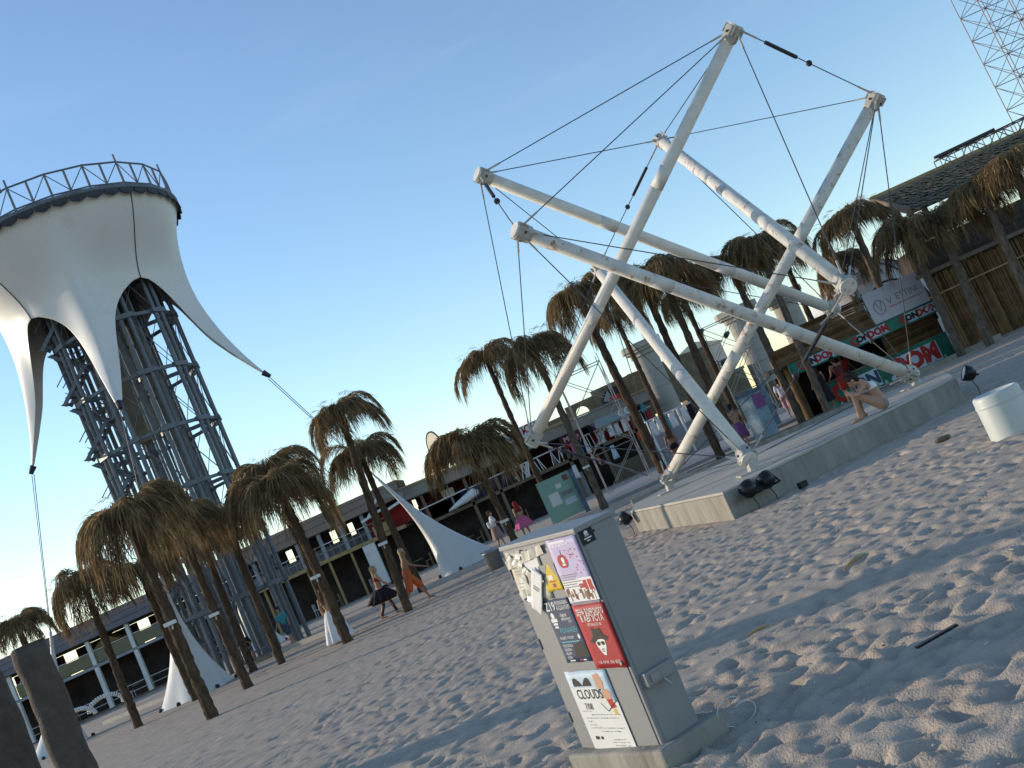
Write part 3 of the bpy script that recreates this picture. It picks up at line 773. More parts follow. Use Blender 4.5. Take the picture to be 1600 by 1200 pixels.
PALMS = [  # x, y, trunk height, lean, crown width, trunk radius, label, pale, lamp
    (-9.5, 26.5, 5.2, -0.02, 2.75, 0.16, 'largest palm at left, in front of the white ground cone', 0, 2.35),
    (-10.2, 31.9, 5.1, -0.07, 2.5, 0.16, 'palm whose trunk stands right of the white ground cone', 0, 2.2),
    (-7.2, 32.1, 4.75, -0.12, 3.1, 0.17, 'broad palm beside the woman in the white skirt', 0, 2.0),
    (-9.15, 39.5, 6.35, 0.1, 2.6, 0.15, 'palm with a tuft sticking up behind the white skirt woman', 0, 0),
    (-10.4, 36.5, 5.2, 0.06, 2.5, 0.15, 'slim palm in front of the lattice tower base', 0, 0),
    (-5.6, 33.9, 6.35, 0.5, 2.2, 0.15, 'tall palm behind the girl in the tutu', 0, 2.1),
    (-6.2, 42.6, 5.75, -0.14, 2.8, 0.16, 'palm directly left of the right hand white cone tip', 0, 0),
    (-1.95, 36.5, 3.95, -0.15, 3.0, 0.14, 'low spreading palm left of the sculpture, over the bar roof', 0, 1.2),
    (-0.6, 50.9, 8.2, 0.0, 2.9, 0.16, 'leftmost of the tall palms seen beside the sculpture cables', 0, 0),
    (1.3, 43.5, 6.9, 0.0, 3.0, 0.17, 'palm with paper notices behind the hanging strut foot', 1, 1.7),
    (4.5, 50.0, 9.0, -0.2, 3.1, 0.24, 'tall thick palm just left of the crossing struts', 0, 0),
    (6.4, 59.3, 8.4, 0.0, 2.9, 0.18, 'palm in front of the leftmost big concrete column', 0, 0),
    (5.6, 39.7, 7.05, 0.09, 2.9, 0.17, 'left one of the twin palms behind the sculpture', 0, 0),
    (6.05, 38.6, 6.7, 0.2, 2.6, 0.17, 'right one of the twin palms behind the sculpture', 0, 0),
    (8.1, 47.9, 6.9, 0.06, 2.2, 0.16, 'thin palm left of the blue poster column', 0, 0),
    (8.9, 40.7, 6.45, 0.04, 2.6, 0.16, 'palm standing right of the blue poster column', 1, 0),
    (9.5, 39.1, 6.35, 0.35, 2.4, 0.15, 'palm in front of the green kiosk, left end', 1, 0),
    (11.6, 44.0, 6.5, 0.1, 2.4, 0.15, 'palm between the two right hand concrete columns', 0, 0),
    (14.0, 42.4, 6.25, 0.25, 2.9, 0.18, 'palm in front of the red lettering of the kiosk', 1, 0),
    (14.55, 48.0, 5.3, 0.3, 2.6, 0.18, 'palm rising behind the white banner of the kiosk', 1, 0),
    (14.0, 37.8, 4.6, 0.21, 2.5, 0.17, 'palm at the left edge of the reed fence', 1, 0),
    (14.4, 36.3, 4.35, 0.31, 2.4, 0.17, 'palm in the middle of the reed fence', 1, 0),
    (15.35, 34.6, 4.5, 0.25, 2.2, 0.16, 'palm next to the right border, before the thatched roof', 1, 0),
    (16.2, 34.0, 4.85, 0.3, 2.3, 0.16, 'palm cut by the right border of the picture', 1, 0),
    (-15.7, 37.2, 5.15, 0.09, 2.8, 0.16, 'palm left of the white ground cone, label on its trunk', 0, 0),
    (-21.3, 43.9, 5.3, -0.15, 2.6, 0.16, 'leftmost palm, above the brown pillars', 0, 0),
    (-13.9, 38.0, 4.75, -0.13, 2.5, 0.16, 'palm half hidden behind the largest left palm', 0, 0),
    (-12.4, 40.0, 5.2, 0.1, 2.6, 0.15, 'palm crown touching the left side of the lattice tower', 0, 0),
]
for k, (x, y, h, ln_, cw, tr_, lab, pale, lamp) in enumerate(PALMS):
    palm(x, y, h, ln_, cw, tr_, lab, k, bool(pale), lamp)

# ------------------------------------------------------------------ membrane tower
TX, TY, TZT = -15.2, 48.3, 20.1
ARM0 = R(11)
tw = thing('lattice_tower', 'dark steel lattice tower wrapped at the top in a white membrane', 'tower', (TX, TY, 0))
def membrane():
    RING, TIPR, TIPZ, APZ = 4.85, 5.6, 11.2, 16.7
    TR_ = [5.6, 5.6, 5.05, 5.6]
    def r_arm(z, TIPR=5.6):
        if z > 16.3: return 4.02 + 0.83 * ((z - 16.3) / (TZT - 16.3)) ** 2
        return 4.02 + (TIPR - 4.02) * ((16.3 - z) / (16.3 - TIPZ)) ** 1.75
    def rad(z, dl, tr=5.6):
        ra = r_arm(z, tr)
        t_ = max(0.0, min(1.0, (19.6 - z) / 3.0)); t_ = t_ * t_ * (3 - 2 * t_)
        A = 0.72 + 0.55 * max(0.0, min(1.0, (16.7 - z) / 3))
        return ra - t_ * A * (1 - math.exp(-(dl * ra / 0.95) ** 1.4))
    def hw(s): return 0.10 + 1.15 * s + 1.68 * s ** 8
    NK, NS = 40, 44
    cols = []
    for i in range(NK + 1):
        kp = (i / NK) ** 2.2
        s = kp ** 0.36
        zb = TIPZ + (APZ - TIPZ) * s
        db = min(math.pi / 4, hw(s) / r_arm(zb)) if i else 0.0
        if i == NK: db = math.pi / 4
        dt = math.pi / 4 * kp
        col = []
        for j in range(NS + 1):
            f = j / NS
            z = TZT + (zb - TZT) * (1 - (1 - f) ** 1.15)
            dl = dt + (db - dt) * f ** 2.0
            col.append((z, dl))
        cols.append(col)
    vs, fs = [], []
    for arm in range(4):
        a0 = ARM0 + arm * math.pi / 2
        for sg in (-1, 1):
            base = len(vs)
            for col in cols:
                for z, dl in col:
                    r_ = rad(z, dl, TR_[arm])
                    vs.append((r_ * math.cos(a0 + sg * dl), r_ * math.sin(a0 + sg * dl), z))
            for i in range(NK):
                for j in range(NS):
                    k = base + i * (NS + 1) + j
                    q = (k, k + 1, k + NS + 2, k + NS + 1)
                    fs.append(q if sg > 0 else q[::-1])
    mb = MB(); mb.add(vs, fs)
    me = mb.mesh('membrane')
    bm = bmesh.new(); bm.from_mesh(me)
    bmesh.ops.remove_doubles(bm, verts=bm.verts, dist=0.002)
    bmesh.ops.recalc_face_normals(bm, faces=bm.faces)
    bm.to_mesh(me); bm.free()
    me.materials.append(M['membrane'])
    me.polygons.foreach_set('use_smooth', [True] * len(me.polygons))
    o = bpy.data.objects.new('membrane', me); link(o, tw)
    md = o.modifiers.new('th', 'SOLIDIFY'); md.thickness = 0.02; md.offset = 0
    for arm in range(4):
        ang = ARM0 + arm * math.pi / 2 + math.pi / 4
        pts = []
        for j in range(25):
            z_ = TZT - 0.1 + (APZ - TZT + 0.1) * j / 24
            r_ = rad(z_, math.pi / 4) + 0.02
            pts.append((r_ * math.cos(ang), r_ * math.sin(ang), z_))
        MB().path(pts, 0.024, 6).build('seam', 'dark_steel', o)
        a0 = ARM0 + arm * math.pi / 2
        tip = V(TR_[arm] * math.cos(a0), TR_[arm] * math.sin(a0), TIPZ)
        dirn = V(math.cos(a0) * 0.8, math.sin(a0) * 0.8, -1).normalized()
        MB().tube(tip - dirn * 0.25, tip + dirn * 0.12, 0.14, 0.09, n=10).build('arm_tip', 'dark_steel', o)
    return TIPR, TIPZ
TIPR, TIPZ = membrane()
# ring, lip and railing
MB().lathe([(4.72, TZT - 0.05), (4.95, TZT - 0.05), (4.98, TZT + 0.05), (4.95, TZT + 0.16), (4.72, TZT + 0.16), (4.72, TZT - 0.05)], 48).build('ring_beam', 'tower', tw)
lp = MB()
for k in range(44):
    a = 2 * math.pi * k / 44
    b = 2 * math.pi * (k + 0.92) / 44; mdl = (a + b) / 2
    rr = 4.93
    lp.add([(rr * math.cos(a), rr * math.sin(a), TZT), (rr * math.cos(b), rr * math.sin(b), TZT), (rr * 1.0 * math.cos(b), rr * math.sin(b), TZT - 0.2), (rr * 1.004 * math.cos(mdl), rr * 1.004 * math.sin(mdl), TZT - 0.34), (rr * math.cos(a), rr * math.sin(a), TZT - 0.2)], [(0, 1, 2, 3, 4)])
lo = lp.build('lacing_edge', 'dark_steel', tw, fix=False); md = lo.modifiers.new('th', 'SOLIDIFY'); md.thickness = 0.05
MB().lathe([(0.02, TZT + 0.1), (4.7, TZT + 0.1)], 32).build('deck', 'tower_grey', tw)
NP = 20
def rp(k, z, r=4.85): return V(r * math.cos(2 * math.pi * k / NP), r * math.sin(2 * math.pi * k / NP), z)
RZ = TZT + 0.16
for k in range(NP):
    MB().tube(rp(k, RZ - 0.02), rp(k, RZ + (1.4 if k % 3 == 0 else 1.08)), 0.055, 0.04, n=6).build('rail_post', 'tower', tw)
    MB().tube(rp(k, RZ + 1.05), rp(k + 1, RZ + 1.05), 0.04, n=6).build('handrail', 'tower', tw)
    MB().tube(rp(k, RZ + 0.1), rp(k + 1, RZ + 0.1), 0.035, n=6).build('lower_rail', 'tower', tw)
    ml, mh = (rp(k, RZ + 0.12) + rp(k + 1, RZ + 0.12)) / 2, (rp(k, RZ + 1.04) + rp(k + 1, RZ + 1.04)) / 2
    MB().tube(ml, mh, 0.05, n=6).build('rail_strut', 'tower', tw)
    MB().tube(rp(k, RZ + 1.02), ml, 0.022, n=5).build('rail_brace', 'tower', tw)
    MB().tube(ml, rp(k + 1, RZ + 1.02), 0.022, n=5).build('rail_brace', 'tower', tw)
sp_ = thing('mast_spotlight', 'small spotlight on a post on top of the tower railing', 'spotlight', (TX - 0.3, TY - 4.82, RZ + 0.98))
MB().tube((0, 0, 0), (0, 0, 0.75), 0.05, n=6).build('post', 'tower', sp_)
MB().box(-0.16, 0.14, -0.15, 0.12, 0.76, 0.98).build('lamp_head', 'dark_steel', sp_, bevel=0.03)
# columns
LEV = [0.2 + 2.52 * k for k in range(8)]
NC = 10
def cpnt(k, r, z, off=0): 
    a = 2 * math.pi * k / NC + 0.2 + off
    return V(r * math.cos(a) + 0.3, r * math.sin(a), z)
for k in range(NC):
    for off in (-0.07, 0.07):
        MB().tube(cpnt(k, 2.6, -0.4, off), cpnt(k, 2.6, 19.9, off), 0.095, n=8).build('column', 'tower', tw)
for k in range(NC):
    MB().tube(cpnt(k + 0.5, 2.0, -0.4), cpnt(k + 0.5, 2.0, 19.9), 0.06, n=8).build('slim_column', 'tower', tw)
for k in range(6):
    a = 2 * math.pi * k / 6
    MB().tube((1.25 * math.cos(a), 1.25 * math.sin(a), -0.4), (1.25 * math.cos(a), 1.25 * math.sin(a), 19.9), 0.13, n=8).build('inner_column', 'tower', tw)
MB().box(-0.55, 0.35, -0.25, 0.5, 10.5, 19.8).build('core_shaft', 'tower_grey', tw)
for z in LEV[1:]:
    for k in range(NC):
        MB().bar(cpnt(k, 2.62, z), cpnt(k + 1, 2.62, z), 0.12, 0.14).build('ring_girder', 'tower', tw)
        if k % 2 == 0:
            a = cpnt(k, 2.6, z)
            MB().bar(a, V(a.x * 0.45, a.y * 0.45, z), 0.12, 0.16).build('radial_beam', 'tower', tw)
        MB().bar(cpnt(k, 2.66, z, -0.15), cpnt(k, 2.66, z, 0.15), 0.2, 0.2).build('flange', 'tower', tw)
br_ = []
for i in range(1, len(LEV) - 1):
    for k in range(NC):
        MB().tube(cpnt(k, 2.6, LEV[i]), cpnt(k + 1, 2.6, LEV[i + 1]), 0.018, n=5).build('bracing_rod', 'tower', tw)
        MB().tube(cpnt(k + 1, 2.6, LEV[i]), cpnt(k, 2.6, LEV[i + 1]), 0.018, n=5).build('bracing_rod', 'tower', tw)
# zigzag stair flights at the left side of the tower
for i in range(7):
    z0 = LEV[i]
    sm = MB()
    for fl_, (x0, x1, yy) in enumerate(((-2.2, -0.9, -1.75), (-0.9, -2.2, -1.15))):
        for q in range(6):
            s = q / 5
            sm.box(x0 + (x1 - x0) * s - 0.13, x0 + (x1 - x0) * s + 0.13, yy - 0.27, yy + 0.27, z0 + 0.2 + fl_ * 1.2 + s * 1.1, z0 + 0.24 + fl_ * 1.2 + s * 1.1)
        for dy in (-0.29, 0.29):
            sm.bar((x0, yy + dy, z0 + 0.15 + fl_ * 1.2), (x1, yy + dy, z0 + 1.3 + fl_ * 1.2), 0.05, 0.16)
            sm.bar((x0, yy + dy, z0 + 1.0 + fl_ * 1.2), (x1, yy + dy, z0 + 2.1 + fl_ * 1.2), 0.035)
    f = sm.build('stair_flight', 'tower', tw)
    MB().box(-0.75, -0.3, -2.05, -0.85, z0 + 1.3, z0 + 1.36).build('stair_landing', 'tower', f)

# ground cones and the stays to them
def ground_cone(base, size, tip, label, seed, squash=1.0, yawz=0):
    bx_, by_ = base
    t = thing('membrane_cone', label, 'tent', (bx_, by_, 0), 0, 'white membrane cones anchoring the tower')
    tip = V(tip) - V(bx_, by_, 0)
    n, m_ = 36, 26
    vs, fs = [], []
    for j in range(m_ + 1):
        s = j / m_
        r_ = size * ((1 - s) ** 2.3) + 0.09 * (1 - s) + 0.06 * s
        c_ = V(0, 0, 0).lerp(tip, s)
        c_.z = tip.z * s - 0.08 * (1 - s)
        for k in range(n):
            a = 2 * math.pi * k / n
            lob = 1 + (0.16 * math.cos(3 * a + seed)) * (1 - s) ** 1.5
            vs.append((c_.x + r_ * lob * math.cos(a) , c_.y + r_ * lob * math.sin(a) * squash, c_.z))
    for j in range(m_):
        for k in range(n):
            fs.append((j * n + k, j * n + (k + 1) % n, (j + 1) * n + (k + 1) % n, (j + 1) * n + k))
    fs.append(tuple(range(m_ * n, (m_ + 1) * n)))
    mb = MB(); mb.add(vs, fs)
    mb.build('membrane', 'membrane', t, smooth=True)
    pegs = MB()
    for k in range(6):
        a = 2 * math.pi * k / 6 + 0.3
        MB().ball((size * 1.12 * math.cos(a), size * 1.12 * math.sin(a) * squash, 0.05), 0.09, 8).build('anchor', 'dark_steel', t)
    return V(tip) + V(bx_, by_, 0)
def arm_tip(k):
    a = ARM0 + k * math.pi / 2
    r_ = 5.05 if k == 2 else TIPR
    return V(TX + r_ * math.cos(a), TY + r_ * math.sin(a), TIPZ)
CON = [((-4.75, 48.3), 1.25, (-6.95, 48.45, 5.0), 'white cone on the sand right of the tower, its stay up right', 0, 'thin steel stay from the right membrane arm to its ground cone'),
       ((-22.6, 46.0), 1.1, (-21.6, 46.6, 4.6), 'white cone partly hidden by the brown pillars', 2, 'thin steel stay hanging from the left membrane arm'),
       ((-14.7, 40.6), 1.25, (-14.65, 41.4, 4.75), 'white cone in front of the tower between palm trunks', 3, 'thin steel stay from the front membrane arm'),
       ((-16.9, 57.0), 1.15, (-16.4, 55.0, 4.6), 'white cone seen behind the tower legs', 1, 'thin steel stay behind the tower')]
for i, (b, sz, tp_, lab, arm, lab2) in enumerate(CON):
    tip = ground_cone(b, sz, tp_, lab, i * 1.3 + 0.5)
    top = arm_tip(arm)
    s = thing('stay', lab2, 'cable', top, 0, 'stays of the tower membrane')
    d = (tip - top)
    for off in (-0.05, 0.05):
        MB().tube(V(off, 0, -0.15), d + V(off * 0.4, 0, 0), 0.018, n=5).build('wire', 'cable', s)

# ------------------------------------------------------------------ bars (long low two-storey huts behind)
def bar_post(mb_h, w_, name, material, parent, xs, y, z0, z1):
    me = me_of(MB().box(-w_ / 2, w_ / 2, -w_ / 2, w_ / 2, 0, 1), name, material)
    for x in xs:
        piece(name, me, parent, (x, y, z0), (0, 0, 0), (1, 1, z1 - z0))
def frange(a, b, st): 
    out = []
    while a < b - 1e-6: out.append(a); a += st
    return out
# left bar
Y0 = 75.0
lb = thing('beach_bar', 'long two storey bar with grey board roof and white columns at left', 'building', (-34, Y0, 0))
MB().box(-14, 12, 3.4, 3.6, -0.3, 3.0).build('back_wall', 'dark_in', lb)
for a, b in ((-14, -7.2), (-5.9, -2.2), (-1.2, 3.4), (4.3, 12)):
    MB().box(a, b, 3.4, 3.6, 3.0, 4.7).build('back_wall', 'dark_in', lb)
MB().box(-14, 12, -0.1, 3.7, 2.9, 3.1).build('upper_floor', 'grey_paint', lb)
MB().box(-14, 12, -0.1, 3.7, -0.4, 0.12).build('deck', 'wood', lb)
for k, (z0, z1) in enumerate(((4.8, 5.18), (5.2, 5.6), (5.62, 6.0))):
    MB().box(-14.5, 12.4, -0.5 - 0.03 * k, -0.35, z0, z1).build('fascia_board', 'blue_grey', lb)
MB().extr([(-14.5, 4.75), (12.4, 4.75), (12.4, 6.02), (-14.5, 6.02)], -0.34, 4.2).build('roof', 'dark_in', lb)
bar_post(None, 0.28, 'column', 'white_paint', lb, frange(-13, 12, 2.85), -0.05, 0.1, 2.92)
bar_post(None, 0.26, 'column', 'white_paint', lb, frange(-13, 12, 2.85), -0.05, 3.1, 4.8)
for x in frange(-13, 9, 2.85):
    MB().box(x + 0.2, x + 2.65, -0.02, 0.02, 3.14, 3.95).build('glass_panel', 'green_glass', lb)
    MB().tube((x + 0.13, 0, 4.0), (x + 2.72, 0, 4.0), 0.03, n=6).build('handrail', 'white_paint', lb)
    MB().tube((x + 0.13, 0, 0.95), (x + 2.72, 0, 0.95), 0.025, n=6).build('handrail', 'white_paint', lb)
    MB().tube((x + 0.13, 0, 0.5), (x + 2.72, 0, 0.5), 0.02, n=6).build('handrail', 'white_paint', lb)
for x in (-8.5, -4.5, 1.0):
    MB().extr([(x, 4.1), (x + 1.0, 4.7), (x + 2.0, 4.1)], 1.0, 2.4).build('parasol', 'ochre_wood' if x > 0 else 'white_paint', lb)
MB().bar((-9, -2.4, 1.9), (-5.0, -0.3, 2.6), 1.8, 0.08).build('awning', 'grey_paint', lb)
for x in (-8.6, -7.4, -6.2, -5.2):
    MB().bar((x, -2.3, 0), (x, -2.3, 1.95), 0.1).build('awning_post', 'wood', lb)
# middle bar
Y1 = 72.0
mbr = thing('beach_bar', 'two storey bar with brown board roof and timber balcony behind the tower', 'building', (-14, Y1, 0))
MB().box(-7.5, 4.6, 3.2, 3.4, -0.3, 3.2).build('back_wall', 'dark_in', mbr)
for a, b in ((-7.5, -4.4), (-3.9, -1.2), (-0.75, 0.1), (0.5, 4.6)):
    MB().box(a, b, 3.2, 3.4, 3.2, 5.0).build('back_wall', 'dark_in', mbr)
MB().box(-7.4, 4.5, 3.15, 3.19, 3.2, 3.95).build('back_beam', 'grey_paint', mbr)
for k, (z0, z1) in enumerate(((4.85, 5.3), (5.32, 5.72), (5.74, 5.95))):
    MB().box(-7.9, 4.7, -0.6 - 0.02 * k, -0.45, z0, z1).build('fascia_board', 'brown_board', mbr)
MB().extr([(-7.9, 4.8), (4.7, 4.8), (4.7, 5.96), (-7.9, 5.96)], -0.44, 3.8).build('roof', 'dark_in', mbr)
MB().box(-7.5, 4.2, -0.4, 3.3, 2.95, 3.12).build('balcony_floor', 'wood', mbr)
MB().box(-7.5, 4.2, -0.48, -0.41, 2.92, 3.15).build('balcony_edge', 'ochre_wood', mbr)
bar_post(None, 0.24, 'column', 'grey_paint', mbr, frange(-7.2, 4.5, 1.5), -0.2, 3.12, 4.85)
bar_post(None, 0.15, 'post', 'ochre_wood', mbr, frange(-7.2, 4.5, 1.5), -0.2, -0.3, 2.95)
for x in frange(-7.2, 3.0, 1.5):
    MB().tube((x, -0.35, 4.05), (x + 1.5, -0.35, 4.05), 0.03, n=6).build('handrail', 'ochre_wood' if int(x * 2) % 2 else 'white_paint', mbr)
    MB().tube((x, -0.35, 3.6), (x + 1.5, -0.35, 3.6), 0.025, n=6).build('handrail', 'grey_paint', mbr)
    for q in (0.5, 1.0):
        MB().tube((x + q, -0.35, 3.13), (x + q, -0.35, 4.04), 0.018, n=5).build('baluster', 'grey_paint', mbr)
MB().box(1.8, 5.0, 0.8, 0.95, 3.2, 4.6).build('red_panel', 'red_wall', mbr)
for x in (1.75, 3.2): MB().bar((x, -0.65, 4.35), (x + 1.6, -0.65, 4.62), 0.12, 0.16).build('white_beam', 'white_paint', mbr)
MB().bar((2.2, -0.7, 4.4), (3.3, -0.7, 5.4), 0.1, 0.14).build('gable_brace', 'white_paint', mbr)
MB().bar((3.3, -0.7, 5.4), (4.9, -0.7, 4.9), 0.1, 0.3).build('gable_brace', 'fascia', mbr)
MB().box(2.2, 3.4, -0.6, -0.4, 3.2, 3.8).build('lattice_panel', 'ochre_wood', mbr)
MB().box(1.2, 2.0, -0.9, -0.6, 0.2, 2.9).build('white_board', 'white_paint', mbr)
# right bar
rb = thing('beach_bar', 'two storey bar with grey fascia, red walls and white railing', 'building', (0, Y1, 0))
MB().extr([(-9.0, -0.3), (7.5, -0.3), (7.5, 4.05), (-9.0, 4.7)], 3.0, 3.2).build('back_wall', 'maroon', rb)
MB().box(-9.0, 7.5, -0.2, 3.0, 2.45, 2.66).build('balcony_floor', 'wood', rb)
MB().extr([(-9.3, 4.5), (7.7, 3.96), (7.7, 4.62), (-9.3, 5.26)], -0.62, -0.5).build('fascia', 'fascia', rb)
MB().extr([(-9.3, 4.46), (7.7, 3.93), (7.7, 4.57), (-9.3, 5.2)], -0.49, 3.6).build('roof', 'fascia', rb)
MB().bar((-9.3, -0.7, 5.3), (7.75, -0.7, 4.68), 0.16, 0.08).build('roof_edge', 'ochre_wood', rb)
for x_ in (-8.2, -5.3, -3.4, -0.9, 1.4, 3.6, 6.0, 7.4):
    bar_post(None, 0.2, 'post', 'wood', rb, (x_,), -0.1, -0.3, 4.42 - (x_ + 9.3) * 0.0315)
for x in (-6.6, -2.2, 0.4, 4.7):
    MB().box(x, x + 0.16, 0.6, 0.7, 2.66, 4.42 - (x + 9.3) * 0.0315).build('wall_post', 'grey_paint', rb)
for x0, x1 in ((-8.6, -5.4), (-5.2, -2.3), (-2.2, 0.9), (1.0, 4.0), (4.1, 7.4)):
    MB().tube((x0, -0.25, 3.55), (x1, -0.25, 3.6), 0.045, n=6).build('handrail', 'white_paint', rb)
rr_ = random.Random(3)
for k in range(46):
    x = rr_.choice((-1.9, -1.5, -0.6, 0.6, 2.2, 3.2, 3.6, 5.0)) + rr_.uniform(-0.5, 0.5)
    MB().tube((x, -0.26, 2.66), (x + rr_.uniform(-.35, .35), -0.26, 3.55), 0.028, n=5).build('baluster', 'white_paint', rb)
for x0, x1, mt_ in ((-8.3, -5.5, 'navy'), (-5.2, -2.4, 'navy'), (-8.8, -6.0, 'maroon'), (0.3, 3.0, 'maroon'), (3.3, 6.0, 'red_wall')):
    MB().box(x0, x1, 0.9, 1.0, 2.7, 3.7 if mt_ == 'navy' else 3.85).build('wall_panel', mt_, rb)
MB().box(-7.0, -6.2, 0.5, 0.8, 3.55, 4.1).build('speaker_box', 'paper_old', rb)
MB().box(-9, 7.5, 2.2, 2.3, -0.2, 2.4).build('lower_wall', 'dark_in', rb)
for x0, x1, mt_ in ((-0.6, 0.8, 'ochre_wood'), (1.0, 1.8, 'tarnish'), (3.6, 6.2, 'wood'), (6.4, 7.4, 'tarnish')):
    MB().box(x0, x1, 0.6, 0.9, 0, 1.1 + 0.5 * (mt_ == 'tarnish')).build('counter', mt_, rb)
sl = thing('canvas_roll', 'pale canvas bundle lying on the bar balcony beside the cone', 'canvas', (-5.6, Y1 - 0.6, 2.68))
MB().path([(-1.3, 0, 0.06), (-0.7, 0, 0.2), (0, 0.05, 0.34), (0.6, 0, 0.5), (0.9, 0, 0.42)], [0.05, 0.16, 0.26, 0.3, 0.12], 12).build('cloth', 'white_cloth', sl, smooth=True)
def cafe_table(x, y, z, label):
    t = thing('cafe_table', label, 'table', (x, y, z), 0, 'tables inside the bars')
    MB().tube((0, 0, 0.7), (0, 0, 0.74), 0.42, n=16).build('table_top', 'ochre_wood', t)
    MB().tube((0, 0, 0.02), (0, 0, 0.7), 0.04, n=8).build('leg', 'dark_steel', t)
    MB().tube((0, 0, 0), (0, 0, 0.02), 0.25, n=12).build('foot', 'dark_steel', t)
def stool(x, y, z, rz, label, mt_):
    t = thing('chair', label, 'chair', (x, y, z), rz, 'chairs inside the bars')
    MB().box(-0.21, 0.21, -0.21, 0.21, 0.43, 0.47).build('seat', mt_, t)
    MB().box(-0.21, 0.21, 0.17, 0.21, 0.471, 0.88).build('backrest', mt_, t)
    for a in (-0.18, 0.18):
        for b in (-0.18, 0.18): MB().bar((a, b, 0), (a, b, 0.43), 0.035).build('leg', mt_, t)
FUR = [(-16.6, 'in the bar left of the white skirt woman', 0.0), (-12.6, 'on the ground floor behind the tutu girl', 0.0), (-10.2, 'behind the striding person in orange', 0.0), (-6.6, 'on the ground floor behind the right hand cone', 0.0), (-3.4, 'behind the person in the white shirt', 0.0), (-40.0, 'at the far left end of the left bar', 0.12), (-36.5, 'in the left bar behind the white hose', 0.12), (-31.0, 'in the left bar behind the leftmost tall palm trunk', 0.12)]
for x, lab, z in FUR:
    yb = (Y0 if z else Y1) + 0.9
    cafe_table(x, yb, z, 'round wooden table ' + lab)
    stool(x - 0.7, yb, z, R(80), 'white chair left of the table ' + lab, 'white_paint')
    stool(x + 0.7, yb + 0.1, z, R(-95), 'wooden chair right of the table ' + lab, 'ochre_wood')
# sign boards on the right bar
def sign(loc, w_, h_, bgm, label, lines, thick=0.06, rz=0.0, group=None):
    t = thing('sign', label, 'sign', loc, rz, group)
    MB().box(-w_ / 2, w_ / 2, -thick / 2, thick / 2, 0, h_).build('board', bgm, t)
    for s, sx_, z, x, sz, mt_ in lines:
        text_obj(s, sz, mt_, t, (x, -thick / 2 - 0.012, z), (math.pi / 2, 0, 0), sx=sx_, bold=0.012)
    return t
sign((5.0, Y1 - 0.9, 3.62), 2.6, 0.55, 'grey_paint', 'blue grey sign with white CO letters under the bar roof', [('nnu', 1.0, 0.28, -0.5, 0.5, 'ink_cyan'), ('CO', 1.0, 0.3, 0.75, 0.62, 'ink_white')])
sign((2.0, Y1 - 0.9, 3.55), 1.5, 0.5, 'maroon', 'dark sign with pink script on the bar railing', [('Milko', 1.0, 0.25, 0, 0.45, 'ink_pink')])
# roof sign with red letters, and the round roof sign
rs_ = sign((-2.2, Y1 + 1.0, 5.1), 6.4, 0.75, 'paper_white', 'white roof sign with red letters half hidden by a palm', [('Е Ю И', 1.0, 0.4, 1.9, 0.7, 'ink_red'), ('АТОН', 1.0, 0.4, -1.3, 0.7, 'ink_red')])
MB().box(-4.2, 4.4, -0.4, 0.3, -0.25, -0.02).build('timber_base', 'ochre_wood', rs_)
for x in (-2.6, -0.3, 2.3): MB().box(x, x + 0.5, -0.3, 0.2, -0.02, 0.5).build('block', 'ochre_wood', rs_)
rd = thing('round_sign', 'round pale sign in a dark hoop on the bar roof', 'sign', (-6.15, Y1 + 0.5, 6.9), R(-58))
o1 = MB().tube((0, -0.04, 0), (0, 0.04, 0), 0.95, n=32).build('face', 'paper_old', rd)
pts = [(1.0 * math.cos(2 * math.pi * k / 32), -0.02, 1.0 * math.sin(2 * math.pi * k / 32)) for k in range(33)]
MB().path(pts, 0.06, 6).build('hoop', 'dark_steel', rd)
MB().tube((0, 0.05, 0), (0, 0.3, -2.0), 0.06, n=6).build('post', 'dark_steel', rd)
